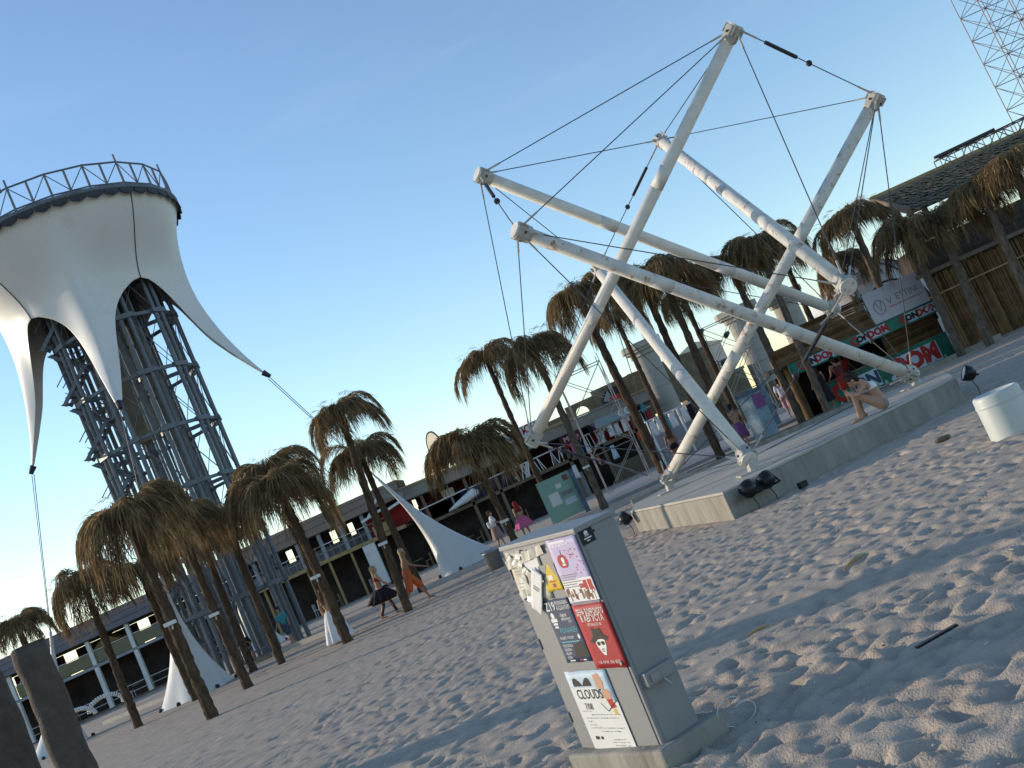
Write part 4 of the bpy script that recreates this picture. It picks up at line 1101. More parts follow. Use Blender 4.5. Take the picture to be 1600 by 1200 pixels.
# hanging garments
gcol = ['white_cloth', 'red_wall', 'pink', 'teal', 'navy', 'white_cloth', 'orange', 'black_cloth', 'purple', 'white_cloth', 'paper_sky', 'white_cloth', 'ink_pink', 'white_cloth']
gname = {'white_cloth': 'white', 'red_wall': 'red', 'pink': 'pink', 'teal': 'teal', 'navy': 'navy', 'orange': 'orange', 'black_cloth': 'black', 'purple': 'purple', 'paper_sky': 'pale blue', 'ink_pink': 'dusty pink'}
GP = ('leftmost', 'second from the left', 'third from the left', 'fourth from the left', 'fifth from the left', 'sixth from the left', 'seventh from the left', 'eighth from the left', 'ninth from the left', 'tenth from the left', 'eleventh from the left', 'eleventh from the right', 'tenth from the right', 'ninth from the right', 'eighth from the right', 'seventh from the right', 'sixth from the right', 'fifth from the right', 'fourth from the right', 'third from the right', 'second from the right', 'rightmost')
for k in range(22):
    cname = gcol[k % len(gcol)] if k < 14 else rr_.choice(gcol)
    x = 1.4 + 6.0 * (k / 22) + rr_.uniform(-.1, .1); z = rr_.choice((3.5, 3.5, 2.3, 4.2)) + rr_.uniform(-.2, .2)
    g_ = thing('hanging_garment', gname[cname] + ' garment hung along the bar front, %s of the row' % GP[k], 'garment', (x, Y1 - 0.42 - 0.06 * (k % 4), z), rr_.uniform(-.4, .4), gname[cname] + ' garments hung for sale')
    wd3, L3 = rr_.uniform(0.14, 0.3), rr_.uniform(0.5, 0.95)
    mbg = MB(); vs = []; n_ = 6
    for j in range(n_ + 1):
        for i in range(5):
            u_ = i / 4 - 0.5
            vs.append((u_ * wd3 * (1 + 0.5 * j / n_), 0.05 * math.sin(i * 2.2 + j * 0.7 + k), -L3 * j / n_))
    mbg.add(vs, [(j * 5 + i, j * 5 + i + 1, j * 5 + i + 6, j * 5 + i + 5) for j in range(n_) for i in range(4)])
    cl = mbg.build('cloth', cname, g_, smooth=True, fix=False)
    md = cl.modifiers.new('th', 'SOLIDIFY'); md.thickness = 0.02
    MB().path([(0, 0, 0.1), (0.02, 0, 0.05), (0, 0, 0.0)], 0.01, 5).build('hook', 'dark_steel', g_)

ms = thing('market_stall', 'white framed clothes stall between the thick palm and twin palms', 'stall', (8.0, 66.0, 0), R(4))
for x in (-1.9, 0.0, 1.9):
    for y in (-0.8, 0.8): MB().tube((x, y, -0.2), (x, y, 2.7), 0.07, n=8).build('post', 'white_paint', ms)
for y in (-0.8, 0.8): MB().tube((-2.0, y, 2.7), (2.0, y, 2.7), 0.04, n=6).build('top_rail', 'white_paint', ms)
for x in (-1.9, 0.0, 1.9): MB().tube((x, -0.8, 2.69), (x, 0.8, 2.69), 0.035, n=6).build('cross_rail', 'white_paint', ms)
MB().box(-1.8, 1.8, 0.72, 0.76, 0.3, 2.4).build('back_cloth', 'grey_paint', ms)
MB().box(-1.7, 1.5, -0.75, -0.3, 0.0, 0.85).build('counter', 'tarnish', ms)
MB().box(-1.75, 1.55, -0.8, -0.25, 0.86, 0.9).build('counter_top', 'paper_sky', ms)
for k, (x, mt_) in enumerate(((-1.6, 'white_cloth'), (-1.2, 'white_cloth'), (-0.85, 'teal'), (-0.4, 'white_cloth'), (0.35, 'white_cloth'), (0.75, 'black_cloth'), (1.15, 'teal'), (1.55, 'ink_pink'))):
    g_ = thing('stall_garment', '%s garment, %s from the left on the white stall frame' % (gname[mt_], ('first', 'second', 'third', 'fourth', 'fifth', 'sixth', 'seventh', 'eighth')[k]), 'garment', (8.0 + x, 65.1, 2.62), 0, 'garments on the white stall frame')
    vs = [(u_ * 0.3 * (1 + 0.4 * j / 5), 0.04 * math.sin(3 * u_ * 6 + j + k), -0.9 * j / 5) for j in range(6) for u_ in (-0.5, -0.25, 0, 0.25, 0.5)]
    mbg = MB(); mbg.add(vs, [(j * 5 + i, j * 5 + i + 1, j * 5 + i + 6, j * 5 + i + 5) for j in range(5) for i in range(4)])
    cl = mbg.build('cloth', mt_, g_, smooth=True, fix=False); md = cl.modifiers.new('th', 'SOLIDIFY'); md.thickness = 0.02
    MB().path([(0, 0, 0.1), (0.02, 0, 0.05), (0, 0, 0.0)], 0.01, 5).build('hook', 'dark_steel', g_)
# stone wall with arches and the round sign on it
aw = thing('arched_wall', 'rough brown wall with arched openings above the bar', 'wall', (0.1, 78.2, 0.1))
def arch_bay(x0, x1, ax0, ax1, z0, zs, ztop):
    """wall from x0 to x1 with an arched hole ax0..ax1, sill z0, spring zs"""
    n = 10
    mb_ = MB()
    mb_.extr([(x0, 3.0), (ax0, 3.0), (ax0, ztop), (x0, ztop)], 0, 0.6)
    mb_.extr([(ax1, 3.0), (x1, 3.0), (x1, ztop), (ax1, ztop)], 0, 0.6)
    mb_.extr([(ax0, 3.0), (ax1, 3.0), (ax1, z0), (ax0, z0)], 0, 0.6)
    c_, r_ = (ax0 + ax1) / 2, (ax1 - ax0) / 2
    arc = [(c_ + r_ * math.cos(math.pi * k / n), zs + r_ * math.sin(math.pi * k / n)) for k in range(n + 1)]
    mb_.extr([(ax1, ztop)] + [(ax0, ztop)] + arc[::-1], 0, 0.6)
    return mb_
arch_bay(0.9, 2.5, 1.25, 2.2, 4.5, 4.75, 5.55).build('wall_bay', 'stone', aw)
arch_bay(2.52, 4.6, 3.1, 4.05, 4.7, 5.15, 5.95).build('wall_bay', 'stone', aw)
arch_bay(4.62, 7.4, 5.2, 6.6, 3.4, 3.5, 6.25).build('wall_bay', 'stone', aw)
MB().extr([(7.42, 3.0), (13.2, 3.0), (13.2, 5.9), (7.42, 6.3)], 0, 0.6).build('wall_bay', 'stone', aw)
ds = thing('disc_sign', 'round black disc sign with a red block on the brown wall', 'sign', (6.15, 77.9, 5.05))
MB().tube((0, -0.06, 0), (0, 0.06, 0), 0.98, n=32).build('disc', 'black_plastic', ds)
MB().box(-0.42, 0.3, -0.09, -0.062, -0.12, 0.4).build('red_block', 'ink_red', ds)
MB().extr([(-0.9, 0.3), (-0.35, 0.9), (-0.25, 0.4), (-0.5, 0.1)], -0.085, -0.062).build('pale_wedge', 'grey_paint', ds)
MB().extr([(0.3, 0.0), (0.55, -0.75), (0.8, -0.5)], -0.085, -0.062).build('pale_wedge', 'grey_paint', ds)
# podium bank and big concrete columns
bk = MB().prism([(10.5, 78), (34, 78), (34, 92), (10.5, 92)], -0.3, 1.9)
o = bk.build('terrace_bank', 'bank', None, bevel=0.3); o['kind'] = 'structure'
def big_column(x, y, z0, z1, r_, label):
    t = thing('concrete_column', label, 'column', (x, y, z0), 0, 'big concrete columns on the terrace')
    h_ = z1 - z0
    drums = 6
    for k in range(drums):
        a, b = k * (h_ - 0.9) / drums, (k + 1) * (h_ - 0.9) / drums - 0.014
        MB().tube((0, 0, a), (0, 0, b), r_, r_ * 0.99, n=44).build('drum_section', 'col_concrete', t)
    cpn = MB()
    for q, (s_, za, zb) in enumerate(((1.25, h_ - 0.9, h_ - 0.6), (1.55, h_ - 0.598, h_ - 0.4), (1.75, h_ - 0.398, h_))):
        cpn.prism([(r_ * s_ * math.cos(math.pi / 8 + k * math.pi / 4), r_ * s_ * math.sin(math.pi / 8 + k * math.pi / 4)) for k in range(8)], za, zb)
    cpn.build('capital', 'col_concrete', t)
big_column(9.0, 76.2, -0.2, 7.9, 0.84, 'grey concrete column with broad capital, left of the three')
big_column(16.6, 80, 1.8, 7.7, 0.92, 'grey concrete column with broad capital, middle of the three')
big_column(20.2, 81, 1.8, 7.4, 0.9, 'grey concrete column with capital, right of the three')
ph_ = thing('pale_house', 'sunlit pale house far behind the concrete columns', 'house', (16.5, 104, 0))
MB().box(-2.2, 2.6, 0, 6, 0, 7.2).build('wall', 'pale_rock', ph_)
MB().extr([(-2.5, 7.21), (2.9, 7.21), (0.2, 8.2)], -0.2, 6.2).build('roof', 'pale_rock', ph_)
for x in (-1.2, 0.9): 
    f = MB().box(x, x + 0.8, -0.06, 0.02, 4.6, 5.8).build('window', 'white_paint', ph_)
    MB().box(x + 0.08, x + 0.72, -0.08, -0.061, 4.68, 5.72).build('pane', 'dark_in', f)
sh_ = thing('block_hut', 'low brown block hut between the concrete columns', 'building', (12.6, 79.2, 1.8))
MB().box(-1.9, 2.6, 0, 3, 0, 1.7).build('wall', 'stone', sh_)
MB().box(-2.0, 2.7, -0.1, 3.1, 1.71, 1.9).build('roof_slab', 'fascia', sh_)

# scaffolds
def scaffold(x, y, z0, w_, d_, levels, dz, label, rz=0.0, flag=False):
    t = thing('scaffold_tower', label, 'scaffold', (x, y, z0), rz, 'scaffold light towers')
    H_ = levels * dz
    cs = [(-w_ / 2, -d_ / 2), (w_ / 2, -d_ / 2), (w_ / 2, d_ / 2), (-w_ / 2, d_ / 2)]
    for a, b in cs: MB().tube((a, b, -0.2), (a, b, H_ + 0.4), 0.022, n=6).build('upright', 'tarnish', t)
    for l in range(levels + 1):
        for k in range(4):
            p, q = cs[k], cs[(k + 1) % 4]
            MB().tube((*p, l * dz), (*q, l * dz), 0.024, n=6).build('ledger', 'tarnish', t)
            if l < levels:
                MB().tube((*p, l * dz), (*q, (l + 1) * dz), 0.018, n=5).build('brace', 'tarnish', t)
                MB().tube((*q, l * dz), (*p, (l + 1) * dz), 0.018, n=5).build('brace', 'tarnish', t)
    return t
scaffold(3.2, 55, 0, 2.2, 1.6, 3, 2.05, 'thin grey scaffold tower left of the thick palm')
s2 = scaffold(11.6, 62, 0, 2.0, 1.6, 3, 2.0, 'thin scaffold tower with spotlights between the concrete columns')
for k, (x, z) in enumerate(((-1.0, 5.9), (0.2, 5.2), (-0.6, 3.9))):
    MB().cone((x, -0.85, z), 0.12, (x - 0.2, -1.1, z - 0.1), 0.15, 10).build('spotlight', 'black_plastic', s2)

# ------------------------------------------------------------------ notice panel, blue poster columns
np_ = thing('notice_board', 'pale green board with pinned notices behind the cabinet top', 'board', (-0.1, 48.3, 0), R(-4))
MB().box(-0.75, 0.75, -0.05, 0.05, 0.1, 1.95).build('board', 'panel_green', np_)
MB().box(0.76, 0.95, -0.3, 0.06, 0.0, 1.95).build('side', 'panel_blue_dark', np_)
for x0, x1, z0, z1, mt_ in ((-0.45, 0.0, 0.75, 1.3, 'paper_white'), (0.1, 0.62, 1.0, 1.2, 'ink_grey'), (0.12, 0.64, 0.6, 0.85, 'paper_sky'), (0.4, 0.62, 1.6, 1.85, 'ink_brown'), (0.0, 0.25, 1.4, 1.6, 'paper_white')):
    MB().box(x0, x1, -0.062, -0.052, z0, z1).build('notice', mt_, np_)
bp_ = thing('poster_column', 'four sided blue poster column behind the platform', 'column', (7.25, 38.9, 0), R(38))
MB().box(-0.3, 0.3, -0.3, 0.3, 0.06, 1.72).build('body', 'panel_blue', bp_, bevel=0.01)
MB().box(-0.33, 0.33, -0.33, 0.33, 1.722, 1.85).build('cap', 'panel_blue_dark', bp_)
MB().box(-0.36, 0.36, -0.36, 0.36, -0.2, 0.058).build('foot', 'concrete', bp_)
MB().box(0.302, 0.31, -0.27, 0.27, 0.1, 1.68).build('poster_face', 'panel_blue_dark', bp_)
MB().box(-0.27, 0.27, -0.31, -0.302, 1.15, 1.66).build('poster_face', 'ink_purple', bp_)
MB().box(-0.27, 0.27, -0.31, -0.302, 0.1, 1.13).build('poster_face', 'panel_blue', bp_)
b2 = thing('advert_board', 'wide pale blue poster panel behind the poster column', 'board', (8.75, 46.2, 0.13), R(6))
MB().box(-0.6, 0.6, -0.05, 0.05, 0.0, 1.75).build('board', 'panel_blue', b2)
for x, z, r_ in ((-0.1, 1.4, 0.16), (0.35, 1.25, 0.1), (-0.2, 0.7, 0.13), (0.2, 0.95, 0.07), (-0.42, 1.1, 0.08)):
    MB().tube((x, -0.062, z), (x, -0.052, z), r_, n=9).build('printed_figure', rr_.choice(('ink_pink', 'paper_white', 'panel_blue_dark')), b2)
# bin
t = thing('litter_bin', 'small grey metal bin left of the cabinet', 'bin', (-2.75, 35.3, 0))
MB().lathe([(0.01, 0.02), (0.24, 0.02), (0.27, 0.55), (0.29, 0.56), (0.29, 0.6), (0.25, 0.6), (0.24, 0.1)], 20).build('bucket', 'tarnish', t, smooth=True)
MB().box(-0.33, 0.33, -0.02, 0.02, 0.62, 0.66).build('lid_bar', 'tarnish', t)

# ------------------------------------------------------------------ kiosk with reed walls and lettering
def reeds(name, parent, x0, x1, y, z0, z1, step=0.045, rw=0.024, horizontal=False, seed=1):
    r_ = random.Random(seed); mb_ = MB()
    if horizontal:
        z = z0
        while z < z1:
            mb_.tube((x0 + r_.uniform(-.04, .04), y + r_.uniform(-.015, .015), z), (x1 + r_.uniform(-.04, .04), y + r_.uniform(-.015, .015), z + r_.uniform(-.02, .02)), rw, n=5, cap=False); z += step
    else:
        x = x0
        while x < x1:
            mb_.tube((x, y + r_.uniform(-.015, .015), z0), (x + r_.uniform(-.03, .03), y + r_.uniform(-.015, .015), z1 + r_.uniform(-.08, .05)), rw, n=5, cap=False); x += step * r_.uniform(0.8, 1.2)
    o_ = mb_.build(name, 'reed', parent, smooth=True, fix=False); o_['kind'] = 'stuff'
    return o_
ks = thing('kiosk', 'reed walled beach kiosk with green sign boards and red lettering', 'kiosk', (9.3, 40.4, 0), R(1.5))
MB().box(0.0, 5.5, 2.2, 2.4, -0.2, 2.6).build('back_wall', 'dark_in', ks)
MB().box(-0.05, 0.05, 0.1, 2.3, -0.2, 2.5).build('side_wall', 'reed', ks)
MB().box(5.45, 5.55, 0.1, 2.3, -0.2, 2.5).build('side_wall', 'reed', ks)
MB().extr([(-0.4, 2.05), (5.7, 2.18), (5.7, 2.3), (-0.4, 2.2)], -0.3, 2.6).build('ceiling', 'dark_in', ks)
reeds('reed_roof', ks, -0.5, 3.25, -0.32, 2.12, 2.75, 0.04, 0.03, True, 3)
reeds('reed_roof', ks, 0.6, 3.25, -0.26, 2.75, 3.2, 0.04, 0.03, True, 8)
reeds('reed_wall', ks, 3.4, 5.45, 0.05, 0.85, 1.72, 0.04, 0.026, True, 4)
MB().box(3.4, 5.45, 0.09, 0.14, 0.0, 1.72).build('wall_backing', 'dark_in', ks)
ss = MB().box(-0.2, 5.65, -0.5, -0.42, 1.66, 2.1).build('sign_board', 'kiosk_green', ks)
for x0 in (0.15, 2.2, 4.1):
    text_obj('C', 0.40, 'ink_red', ss, (x0 + 0.1, -0.515, 1.88), (math.pi / 2, 0, 0), bold=0.02)
    text_obj('ON', 0.30, 'ink_black', ss, (x0 + 0.44, -0.515, 1.88), (math.pi / 2, 0, 0), bold=0.02)
    text_obj('DOM', 0.34, 'ink_red', ss, (x0 + 1.02, -0.515, 1.88), (math.pi / 2, 0, 0), bold=0.02)
    for q, (xa, xb) in enumerate(((0.26, 0.64), (0.68, 1.38))):
        MB().box(x0 + xa, x0 + xb, -0.506, -0.5, 1.72, 2.05).build('letter_ground', 'paper_sky', ss)
text_obj('BAR', 0.30, 'ink_white', ss, (5.3, -0.515, 1.88), (math.pi / 2, 0, 0), sx=0.7, bold=0.015)
ct = MB().box(0.5, 5.45, -0.32, -0.22, -0.1, 0.92).build('counter_front', 'kiosk_green', ks)
MB().box(0.4, 3.5, -0.42, 0.3, 0.925, 0.98).build('counter_top', 'wood', ks)
text_obj('C', 0.95, 'ink_red', ct, (1.15, -0.335, 0.42), (math.pi / 2, 0, 0), sx=0.95, bold=0.04)
text_obj('ON', 0.62, 'paper_navy', ct, (2.15, -0.335, 0.42), (math.pi / 2, 0, 0), bold=0.03)
text_obj('DOM', 0.80, 'ink_red', ct, (4.05, -0.335, 0.42), (math.pi / 2, 0, 0), sx=0.95, bold=0.05)
MB().box(3.1, 4.98, -0.328, -0.321, 0.08, 0.78).build('letter_ground', 'paper_sky', ct)
MB().box(1.65, 2.65, -0.328, -0.321, 0.12, 0.74).build('letter_ground', 'paper_sky', ct)
for k in range(14):
    x = 0.6 + 4.7 * k / 14 + rr_.uniform(0, 0.2)
    MB().ball((x, -0.325, 0.06 + rr_.uniform(0, 0.08)), rr_.uniform(0.04, 0.08), 8, (1, 0.15, 1.6)).build('painted_figure', rr_.choice(('ink_yellow', 'paper_sky', 'panel_green')), ct)
for k in range(5):
    x = 0.9 + 0.5 * k
    b_ = thing('bottle', ('dark', 'pale', 'dark', 'green', 'pale')[k] + ' bottle on the kiosk counter, %s from its left end' % ('first', 'second', 'third', 'fourth', 'fifth')[k], 'bottle', (9.3 + x, 40.5, 0.985), 0, 'bottles on the kiosk counter')
    MB().lathe([(0.001, 0), (0.035, 0), (0.035, 0.17), (0.014, 0.22), (0.014, 0.28), (0.001, 0.28)], 10).build('glass', ('black_plastic', 'white_plastic', 'black_plastic', 'kiosk_green', 'white_plastic')[k], b_, smooth=True)
# banner over the kiosk
bn = thing('banner', 'white banner with grey lettering above the kiosk roof', 'banner', (12.6, 40.15, 2.02), R(1.5))
MB().box(0, 2.15, -0.03, 0.03, 0.1, 1.25).build('sheet', 'banner', bn)
for x in (0.02, 2.13): MB().bar((x, 0.06, -0.6), (x, 0.06, 1.3), 0.07).build('post', 'dark_steel', bn)
text_obj('V', 0.36, 'ink_grey', bn, (0.82, -0.04, 0.68), (math.pi / 2, 0, 0))
text_obj('ETTINI', 0.32, 'ink_grey', bn, (1.5, -0.04, 0.72), (math.pi / 2, 0, 0), sx=0.9)
MB().box(0.7, 2.0, -0.042, -0.032, 0.45, 0.51).build('underline', 'ink_pink', bn)
pts = [(0.4 + 0.2 * math.cos(2 * math.pi * k / 20), -0.04, 0.62 + 0.26 * math.sin(2 * math.pi * k / 20)) for k in range(21)]
MB().path(pts, 0.014, 5).build('emblem_ring', 'ink_grey', bn)
MB().path([(0.3, -0.04, 0.8), (0.42, -0.04, 0.45), (0.5, -0.04, 0.8)], 0.014, 5).build('emblem_mark', 'ink_grey', bn)
# white dome tent
dm = thing('dome_tent', 'big pale dome tent behind the kiosk banner', 'tent', (16.0, 50.5, 0))
prof = [(3.5 * math.cos(a), 1.0 + 4.0 * math.sin(a)) for a in [math.pi / 2 * k / 14 for k in range(15)]]
MB().lathe([(3.5, -0.2)] + prof, 40).build('shell', 'white_cloth', dm, smooth=True)
for k in range(5):
    a = -math.pi / 2 + (k - 2) * 0.5
    MB().path([(1.005 * r_ * math.cos(a), 1.005 * r_ * math.sin(a), z_ + 0.01) for r_, z_ in prof], 0.05, 6).build('rib', 'dark_steel', dm)
MB().path([(1.4 * math.cos(t_), -3.35 + 0.2 * math.sin(t_), 1.8 + 1.9 * math.sin(t_)) for t_ in [math.pi * k / 14 for k in range(15)]], 0.05, 6).build('window_frame', 'dark_steel', dm)

# reed fence and thatched roof at right
fn = thing('reed_fence', 'tall brown reed fence at the right edge behind the palms', 'fence', (14.55, 39.2, 0), R(-3))
for k in range(6):
    reeds('reed_panel', fn, 0.03 + 1.5 * k, 1.5 * (k + 1) - 0.03, 0, -0.2, 2.86 + 0.03 * (k % 2), 0.05, 0.028, False, 20 + k)
    MB().box(1.5 * k, 1.5 * k + 0.09, 0.04, 0.14, -0.3, 3.0).build('post', 'wood', fn)
MB().box(0, 9, 0.04, 0.06, -0.2, 2.8).build('backing', 'dark_in', fn)
MB().bar((-0.3, -0.1, 3.0), (9.3, -0.1, 3.0), 0.14, 0.14).build('top_beam', 'wood', fn)
MB().bar((-0.2, -0.06, 2.2), (9.3, -0.06, 2.22), 0.04, 0.05).build('rail', 'ochre_wood', fn)
MB().box(0.1, 9.2, 0.2, 2.6, 3.1, 4.0).build('store_roof', 'dark_in', fn)
for k in range(6):
    MB().box(0.0, 9.3, 0.06 + 0.004 * k, 0.16, 2.78 + 0.21 * k, 2.98 + 0.21 * k).build('fascia_board', 'dark_wood', fn)
th = thing('thatched_roof', 'wide thatched canopy roof above the reed fence', 'roof', (17.2, 45.5, 0.25))
def thatch_slope(parent, x0, x1, y0, y1, z0, z1, seed):
    r_ = random.Random(seed); mb_ = MB()
    nrow = 9
    for j in range(nrow):
        ya, za = y0 + (y1 - y0) * j / nrow, z0 + (z1 - z0) * j / nrow
        x = x0
        while x < x1:
            wd4 = r_.uniform(0.05, 0.12)
            l4 = r_.uniform(0.3, 0.5)
            dy, dz_ = (y0 - y1) / nrow * l4 * 3, (z0 - z1) / nrow * l4 * 3
            zz = za + r_.uniform(0, 0.06) + 0.02
            mb_.add([(x, ya, zz), (x + wd4, ya, zz), (x + wd4 + r_.uniform(-.02, .02), ya + dy, zz + dz_ + 0.05), (x + r_.uniform(-.02, .02), ya + dy, zz + dz_ + 0.05)], [(0, 1, 2, 3)])
            x += wd4 * 0.8
    o_ = mb_.build('thatch', 'thatch_roof', parent, fix=False); o_['kind'] = 'stuff'
MB().add([(0, -1.2, 5.45), (14, -1.2, 5.35), (14, 2.2, 6.85), (0, 2.2, 6.85), (0, -1.2, 5.3), (14, -1.2, 5.2), (14, 2.2, 6.6), (0, 2.2, 6.6)], [(0, 1, 2, 3), (7, 6, 5, 4), (0, 4, 5, 1), (3, 2, 6, 7), (0, 3, 7, 4), (1, 5, 6, 2)]).build('roof_deck', 'thatch_roof', th)
thatch_slope(th, 0.0, 14, -1.25, 2.2, 5.42, 6.85, 5)
MB().bar((-0.05, -1.25, 5.38), (-0.05, 2.2, 6.78), 0.1, 0.3).build('barge_board', 'wood', th)
MB().bar((-0.1, 2.25, 6.9), (14, 2.25, 6.9), 0.16, 0.14).build('ridge_pole', 'ochre_wood', th)
for x in (0.6, 4.5, 8.5, 12.5):
    for y in (-0.8, 2.0): MB().tube((x, y, -0.3), (x, y, 5.5 + (0.9 if y > 0 else 0)), 0.12, n=10).build('post', 'wood', th)
# horizontal truss on the roof, and the stage truss tower
def truss_beam(t, a, b, w_, n, r_=0.022, name='chord'):
    a, b = V(a), V(b); d = (b - a).normalized(); u = V(0, 0, 1); s = d.cross(u).normalized() * w_
    offs = [s * -0.5, s * 0.5, s * 0.5 + u * w_, s * -0.5 + u * w_]
    for o_ in offs: MB().tube(a + o_, b + o_, r_ * 1.4, n=5).build('chord', 'truss', t)
    for k in range(n):
        p, q = a.lerp(b, k / n), a.lerp(b, (k + 1) / n)
        wb = MB()
        for i in range(4):
            i2 = (i + 1) % 4
            wb.tube(p + offs[i], p + offs[i2], r_, n=5)
            wb.tube(p + offs[i if k % 2 else i2], q + offs[i2 if k % 2 else i], r_, n=5)
        wb.build('web', 'truss', t)
rt_ = thing('roof_truss', 'horizontal lattice truss lying on the thatched roof', 'truss', (20.5, 48.0, 6.9))
truss_beam(rt_, (0, 0, 0), (12, 0, 0.3), 0.65, 18)
MB().bar((-0.2, -0.4, 0.72), (2.6, -0.4, 0.78), 0.16, 0.12).build('batten', 'dark_steel', rt_)
stg = thing('stage_truss', 'tall stage lattice truss in the top right corner', 'truss', (34, 62, 0))
def lattice(t, x0, x1, y0, y1, z0, z1, n, nx_):
    xs_ = [x0 + (x1 - x0) * i / nx_ for i in range(nx_ + 1)]
    for x in xs_:
        for y in (y0, y1): MB().tube((x, y, z0), (x, y, z1), 0.03, n=5).build('upright', 'truss', t)
    for k in range(n):
        za, zb = z0 + (z1 - z0) * k / n, z0 + (z1 - z0) * (k + 1) / n
        wb = MB()
        for i in range(nx_):
            for y in (y0, y1):
                wb.tube((xs_[i], y, za), (xs_[i + 1], y, za), 0.024, n=5)
                wb.tube((xs_[i], y, za), (xs_[i + 1], y, zb), 0.017, n=5); wb.tube((xs_[i + 1], y, za), (xs_[i], y, zb), 0.017, n=5)
        for x in xs_:
            wb.tube((x, y0, za), (x, y1, za), 0.024, n=5); wb.tube((x, y0, za), (x, y1, zb), 0.017, n=5)
        wb.build('bracing', 'truss', t)
lattice(stg, -1.5, 8.0, 0, 2.6, 0, 24, 16, 6)
MB().bar((0.8, -0.5, 17.6), (3.0, -0.5, 18.0), 0.3, 0.35).build('lamp_bar', 'black_plastic', stg)

# brown pillars at left
for x, y, w_, h_, lab in ((-5.84, 12.0, 0.33, 2.44, 'thick rough brown pillar at the left edge, the right one'), (-6.75, 12.6, 0.42, 2.35, 'thick rough brown pillar cut by the left border')):
    t = thing('pillar', lab, 'pillar', (x, y, 0), R(8))
    mb_ = MB(); n_ = 18; 
    mb_.path([(0.01 * math.sin(k), 0.01 * math.cos(k * 2), -0.4 + (h_ + 0.4) * k / n_) for k in range(n_ + 1)], [w_ / 2 * 1.12 * (1.12 - 0.14 * k / n_) * (1 + 0.03 * math.sin(k * 2.3)) for k in range(n_ + 1)], 14)
    mb_.build('shaft', 'stucco', t, smooth=True)
    MB().lathe([(0.01, h_ + 0.005), (w_ / 2 * 1.0, h_ + 0.005), (w_ / 2 * 1.02, h_ + 0.02), (0.01, h_ + 0.03)], 14).build('top_cap', 'stucco', t)

# white looped hose
t = thing('looped_hose', 'white ribbed hose lying in loops before the left bar', 'hose', (-28.0, 61, 0.0), R(10))
def hose(pts):
    mb_ = MB()
    for k in range(len(pts) - 1):
        a, b = V(pts[k]), V(pts[k + 1]); mb_.tube(a, a.lerp(b, 0.62), 0.12, n=8)
    return mb_
hose([(0.95 * math.cos(a) - 0.6, 0.1 * a, 0.45 + 0.62 * math.sin(a)) for a in [R(200) - R(200) * k / 22 for k in range(23)]]).build('ribbed_loop', 'white_paint', t)
hose([(0.9 * math.cos(a) + 0.9, 0.5 - 0.1 * a, 0.6 + 0.55 * math.sin(a)) for a in [R(180) - R(200) * k / 22 for k in range(23)]]).build('ribbed_loop', 'white_paint', t)

# ------------------------------------------------------------------ people
def bake(o, vox, sm=4):
    md = o.modifiers.new('re', 'REMESH'); md.mode = 'VOXEL'; md.voxel_size = vox; md.use_smooth_shade = True
    ms = o.modifiers.new('sm', 'SMOOTH'); ms.iterations = sm; ms.factor = 0.5
    dg = bpy.context.evaluated_depsgraph_get(); dg.update()
    me = bpy.data.meshes.new_from_object(o.evaluated_get(dg))
    o.modifiers.clear(); old = o.data; o.data = me
    me.polygons.foreach_set('use_smooth', [True] * len(me.polygons))
    return o
def hand(mb, w_, d, side, palm_n, curl=0.5):
    """w_: wrist, d: direction of the hand, side: towards the thumb, palm_n: direction the fingers curl to"""
    d, side, palm_n = V(d).normalized(), V(side).normalized(), V(palm_n).normalized()
    c = w_ + d * 0.05
    mb.cone(w_, 0.024, c + side * 0.012, 0.026, 8); mb.cone(w_, 0.022, c - side * 0.016, 0.024, 8)
    for k, (o_, L_) in enumerate(((0.03, 0.075), (0.010, 0.085), (-0.010, 0.08), (-0.029, 0.062))):
        p0 = w_ + d * 0.085 + side * o_
        d1 = (d + palm_n * curl * 0.6).normalized(); d2 = (d + palm_n * curl * 1.8).normalized()
        p1 = p0 + d1 * L_ * 0.5; p2 = p1 + d2 * L_ * 0.5
        mb.cone(w_ + d * 0.05 + side * o_ * 0.7, 0.013, p0, 0.0105, 6); mb.cone(p0, 0.0105, p1, 0.0095, 6); mb.cone(p1, 0.0095, p2, 0.008, 6)
    t0 = w_ + d * 0.03 + side * 0.022; t1 = t0 + (d * 0.6 + side * 0.8).normalized() * 0.04; t2 = t1 + (d + palm_n * curl * 0.7 + side * 0.2).normalized() * 0.032
    mb.cone(t0, 0.0135, t1, 0.012, 6); mb.cone(t1, 0.012, t2, 0.009, 6)
def head(mb, c, f, upv):
    """c: head centre, f: facing, upv: head up"""
    f, upv = V(f).normalized(), V(upv).normalized(); s = f.cross(upv).normalized()
    mb.cone(c + upv * 0.035 - f * 0.015, 0.088, c + upv * 0.02 + f * 0.012, 0.082, 12)
    mb.cone(c + f * 0.03 - upv * 0.02, 0.062, c + f * 0.05 - upv * 0.085, 0.036, 10)
    mb.cone(c + f * 0.09 - upv * 0.0, 0.012, c + f * 0.108 - upv * 0.035, 0.015, 8)
    mb.cone(c + f * 0.083 - upv * 0.066 - s * 0.014, 0.010, c + f * 0.083 - upv * 0.066 + s * 0.014, 0.010, 6)
    for k in (-1, 1): mb.cone(c + s * k * 0.088 + upv * 0.012 - f * 0.01, 0.014, c + s * k * 0.09 - upv * 0.025 - f * 0.005, 0.012, 6)
def eyes(parent, c, f, upv):
    f, upv = V(f).normalized(), V(upv).normalized(); s = f.cross(upv).normalized()
    mb = MB()
    for k in (-1, 1): mb.ball(c + f * 0.083 + upv * 0.004 + s * k * 0.031, 0.011, 8)
    mb.build('eyes', 'hair_dark', parent, smooth=True)
